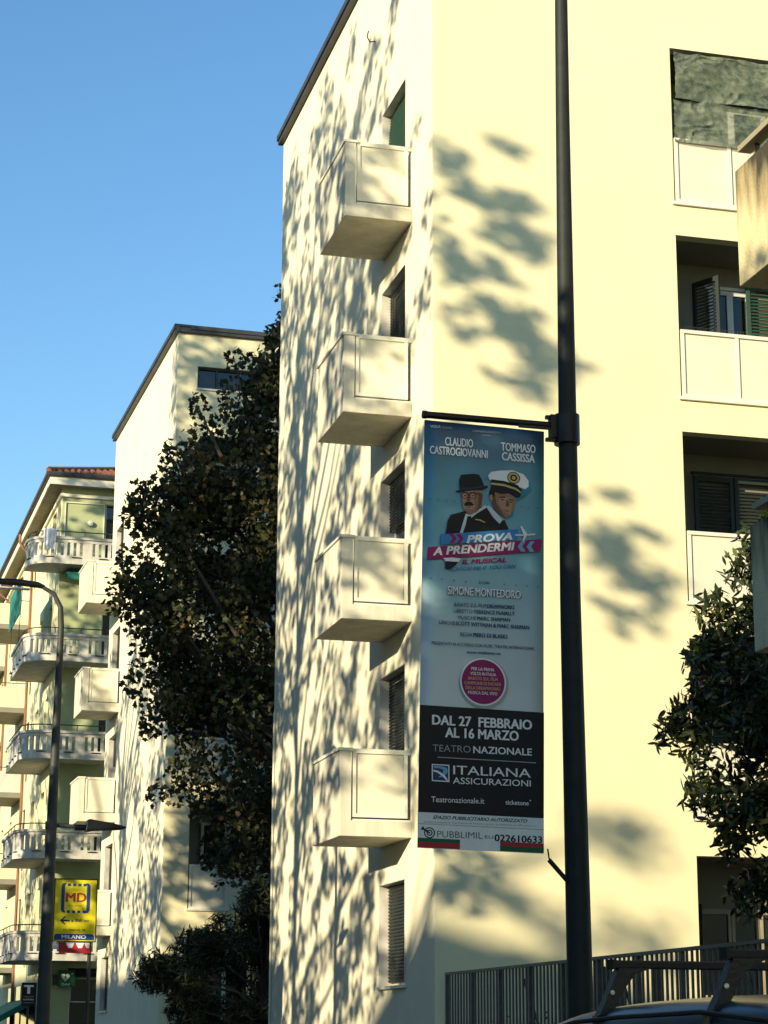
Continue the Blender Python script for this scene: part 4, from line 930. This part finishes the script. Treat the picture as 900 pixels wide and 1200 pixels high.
# oleander under it
rs = np.random.RandomState(4)
cl = []
op = [(.2, -.9), (.5+EYE, -1.45), (.85+EYE, -1.9), (1.25+EYE, -2.1), (1.6+EYE, -1.75), (1.8+EYE, -1.35), (2.2+EYE, -.95), (2.6+EYE, -.5), (2.85+EYE, .3), (3.0+EYE, .8)]
while len(cl) < 190:
    z = rs.uniform(.3, 3.0+EYE-.15); xl = interp(z, op); x = rs.uniform(xl+.1, 2.6); cl.append((x, 13.4+rs.uniform(-1.2, 1.2), z, rs.uniform(.25, .42)))
tree('oleander_bush', 'dark spiky oleander bush at the foot of the narrow ivory building', 'shrub', (.4, 13.4, 0), (.5, 13.4, 2.4), cl, 520, LANCE_LEAF, .12, 'oleander_leaf', 'bark', .07, 6, nlimb=60)
# magnolia in the garden
rs = np.random.RandomState(9)
mp_ = [(1.55+EYE, 2.3), (1.75+EYE, 1.95), (1.9+EYE, 1.59), (2.4+EYE, 1.44), (2.85+EYE, 1.24), (3.2+EYE, 1.06), (3.7+EYE, 1.09), (4.0+EYE, 1.36), (4.35+EYE, 1.36), (4.75+EYE, 1.44), (4.9+EYE, 1.84), (5.35+EYE, 1.89), (5.7+EYE, 2.14), (6.2+EYE, 2.64)]
cl = []
while len(cl) < 460:
    z = rs.uniform(mp_[0][0], mp_[-1][0]); xl = interp(z, mp_); x = rs.uniform(xl+.05, 5.0)
    hw = 1.7*math.sqrt(max(.05, 1-((x-3)/2.6)**2)); cl.append((x, -6.5+rs.uniform(-hw, hw), z, rs.uniform(.20, .34)))
tree('magnolia_tree', 'broad glossy evergreen at right beside the concrete balcony', 'tree', (3.1, -6.5, 0), (3.0, -6.5, 6.3), cl, 400, OVAL_LEAF, .078, 'glossy_leaf', 'bark', .12, 7, nlimb=110,
     hero=220, hero_key=lambda P: P[:, 1]*1.0+np.abs(P[:, 0]-1.5)*.6)
# garden shrubs behind the fence
rs = np.random.RandomState(2)
for i, (x, y, h, lb) in enumerate(((.75, -2.2, 1.72, 'small leafy shrub poking up behind the fence left of the pole'), (1.0, -4.4, 1.60, 'low hedge plant behind the fence near the pole foot'), (1.1, -7.6, 1.62, 'low garden plant behind the fence right of the pole'))):
    cl = [(x+rs.uniform(-.35, .35), y+rs.uniform(-.6, .6), rs.uniform(.6, h), .22) for _ in range(26)]
    tree('garden_shrub', lb, 'shrub', (x, y, 0), (x, y, h-.2), cl, 46, OVAL_LEAF, .055, 'glossy_leaf', 'bark', .03, 20+i, 'garden shrubs behind the fence', nlimb=14)
# street plane trees of the avenue, to the left of the picture; they throw the dappled shade
def row(base_y, boxes, seed, label, size=.13, per=40, extra=(), lr=.12):
    rs = np.random.RandomState(seed); cl = []
    for (y0, y1, z0, z1, n, r) in boxes:
        for _ in range(n): cl.append((rs.uniform(-15.2, -10.8), rs.uniform(y0, y1), rs.uniform(z0, z1), r*rs.uniform(.7, 1.3)))
    top = max(c[2] for c in cl)
    tree('street_tree', label, 'tree', (-13, base_y, 0), (-13, base_y+.3, top*.8), cl, per, QUAD_LEAF, size, 'plane_leaf', tr=.20, seed=seed, group='plane trees of the avenue', nlimb=22, extra=extra)
def cast(X, Yw, zrel, r, d=0):
    """crown clump whose shade falls on the wall point; returns its place in the avenue row"""
    x = -13+d; s = (X-x)/1.05; return (x, Yw-.79*s, zrel+EYE+.315*s, r)
# outlying boughs that mark the front wall
rs = np.random.RandomState(41); cl = []
for (X, z, w_, h_, n, r) in [(.35, 12.5, .25, .35, 5, .26), (.9, 12.1, .45, .30, 7, .24), (1.35, 11.5, .35, .22, 6, .26), (.35, 11.2, .3, .3, 5, .24), (1.1, 12.9, .25, .15, 3, .2), (.8, 10.9, .4, .15, 3, .2),
                     (1.1, 10.3, .45, .25, 6, .24), (1.6, 9.8, .4, .25, 7, .26), (1.2, 9.3, .35, .18, 4, .24), (.45, 10.0, .25, .2, 2, .2), (.5, 8.0, .3, .3, 2, .22),
                     (2.55, 7.6, .3, .15, 2, .2), (2.7, 6.9, .35, .2, 4, .25), (3.15, 6.4, .35, .25, 6, .26), (2.9, 5.9, .3, .15, 3, .22), (3.3, 7.1, .25, .12, 2, .2),
                     (2.6, 2.8, .5, .2, 4, .24), (3.2, 2.5, .4, .2, 4, .24), (.9, 1.9, .5, .25, 5, .26), (1.7, 1.5, .5, .2, 5, .26), (.3, 3.3, .25, .2, 2, .22), (2.9, 1.5, .5, .15, 4, .24), (1.0, 1.1, .6, .15, 5, .26), (3.2, 1.1, .4, .12, 3, .24)]:
    for _ in range(int(n*2.9)):
        q = rs.uniform(-1.15, 1.15); cl.append(cast(X+q*w_+rs.normal()*.12, 0, z-q*h_*.7+rs.normal()*h_*.55, r*rs.uniform(.3, .8), -11+rs.uniform(-2, 2) if z < 3.5 else rs.uniform(-2, 1)))
hi = [c for c in cl if c[0] > -20]; lo = [c for c in cl if c[0] <= -20]
tree('street_tree', 'plane tree on the far side of the avenue', 'tree', (-24, -14.5, 0), (-24, -15, 8.5), lo, 42, QUAD_LEAF, .12, 'plane_leaf', tr=.2, seed=43, group='plane trees of the avenue', nlimb=8)
row(-20, [(-24.5, -15.8, 6.0, 10.6, 150, .75), (-33, -21, 2.8, 7.5, 150, .75)], 31, 'low dense plane tree of the avenue shading the banner', per=60)
row(-1, [(-9, -6, 5, 18.6, 110, .36), (-7, 1.5, 5, 22.2, 430, .36)], 33, 'tall open plane tree of the avenue shading the side wall', per=44, extra=hi)
row(4.5, [(1.5, 8.5, 4.6, 22.5, 270, .75)], 34, 'tall dense plane tree of the avenue opposite the autumn tree', per=44)
row(12, [(8.5, 13.6, 7, 23, 150, .75), (13.6, 16, 5, 20, 36, .6)], 35, 'tall plane tree of the avenue opposite the second building', per=42)
row(20, [(16, 23.5, 5, 16.5, 85, .55)], 36, 'low open plane tree of the avenue further up the street', per=36)
row(29, [(26, 33, 5, 20, 165, .6), (27, 32, 20, 22.5, 20, .6), (33, 36, 6, 16, 30, .6)], 37, 'plane tree of the avenue opposite the green corner house', per=38)
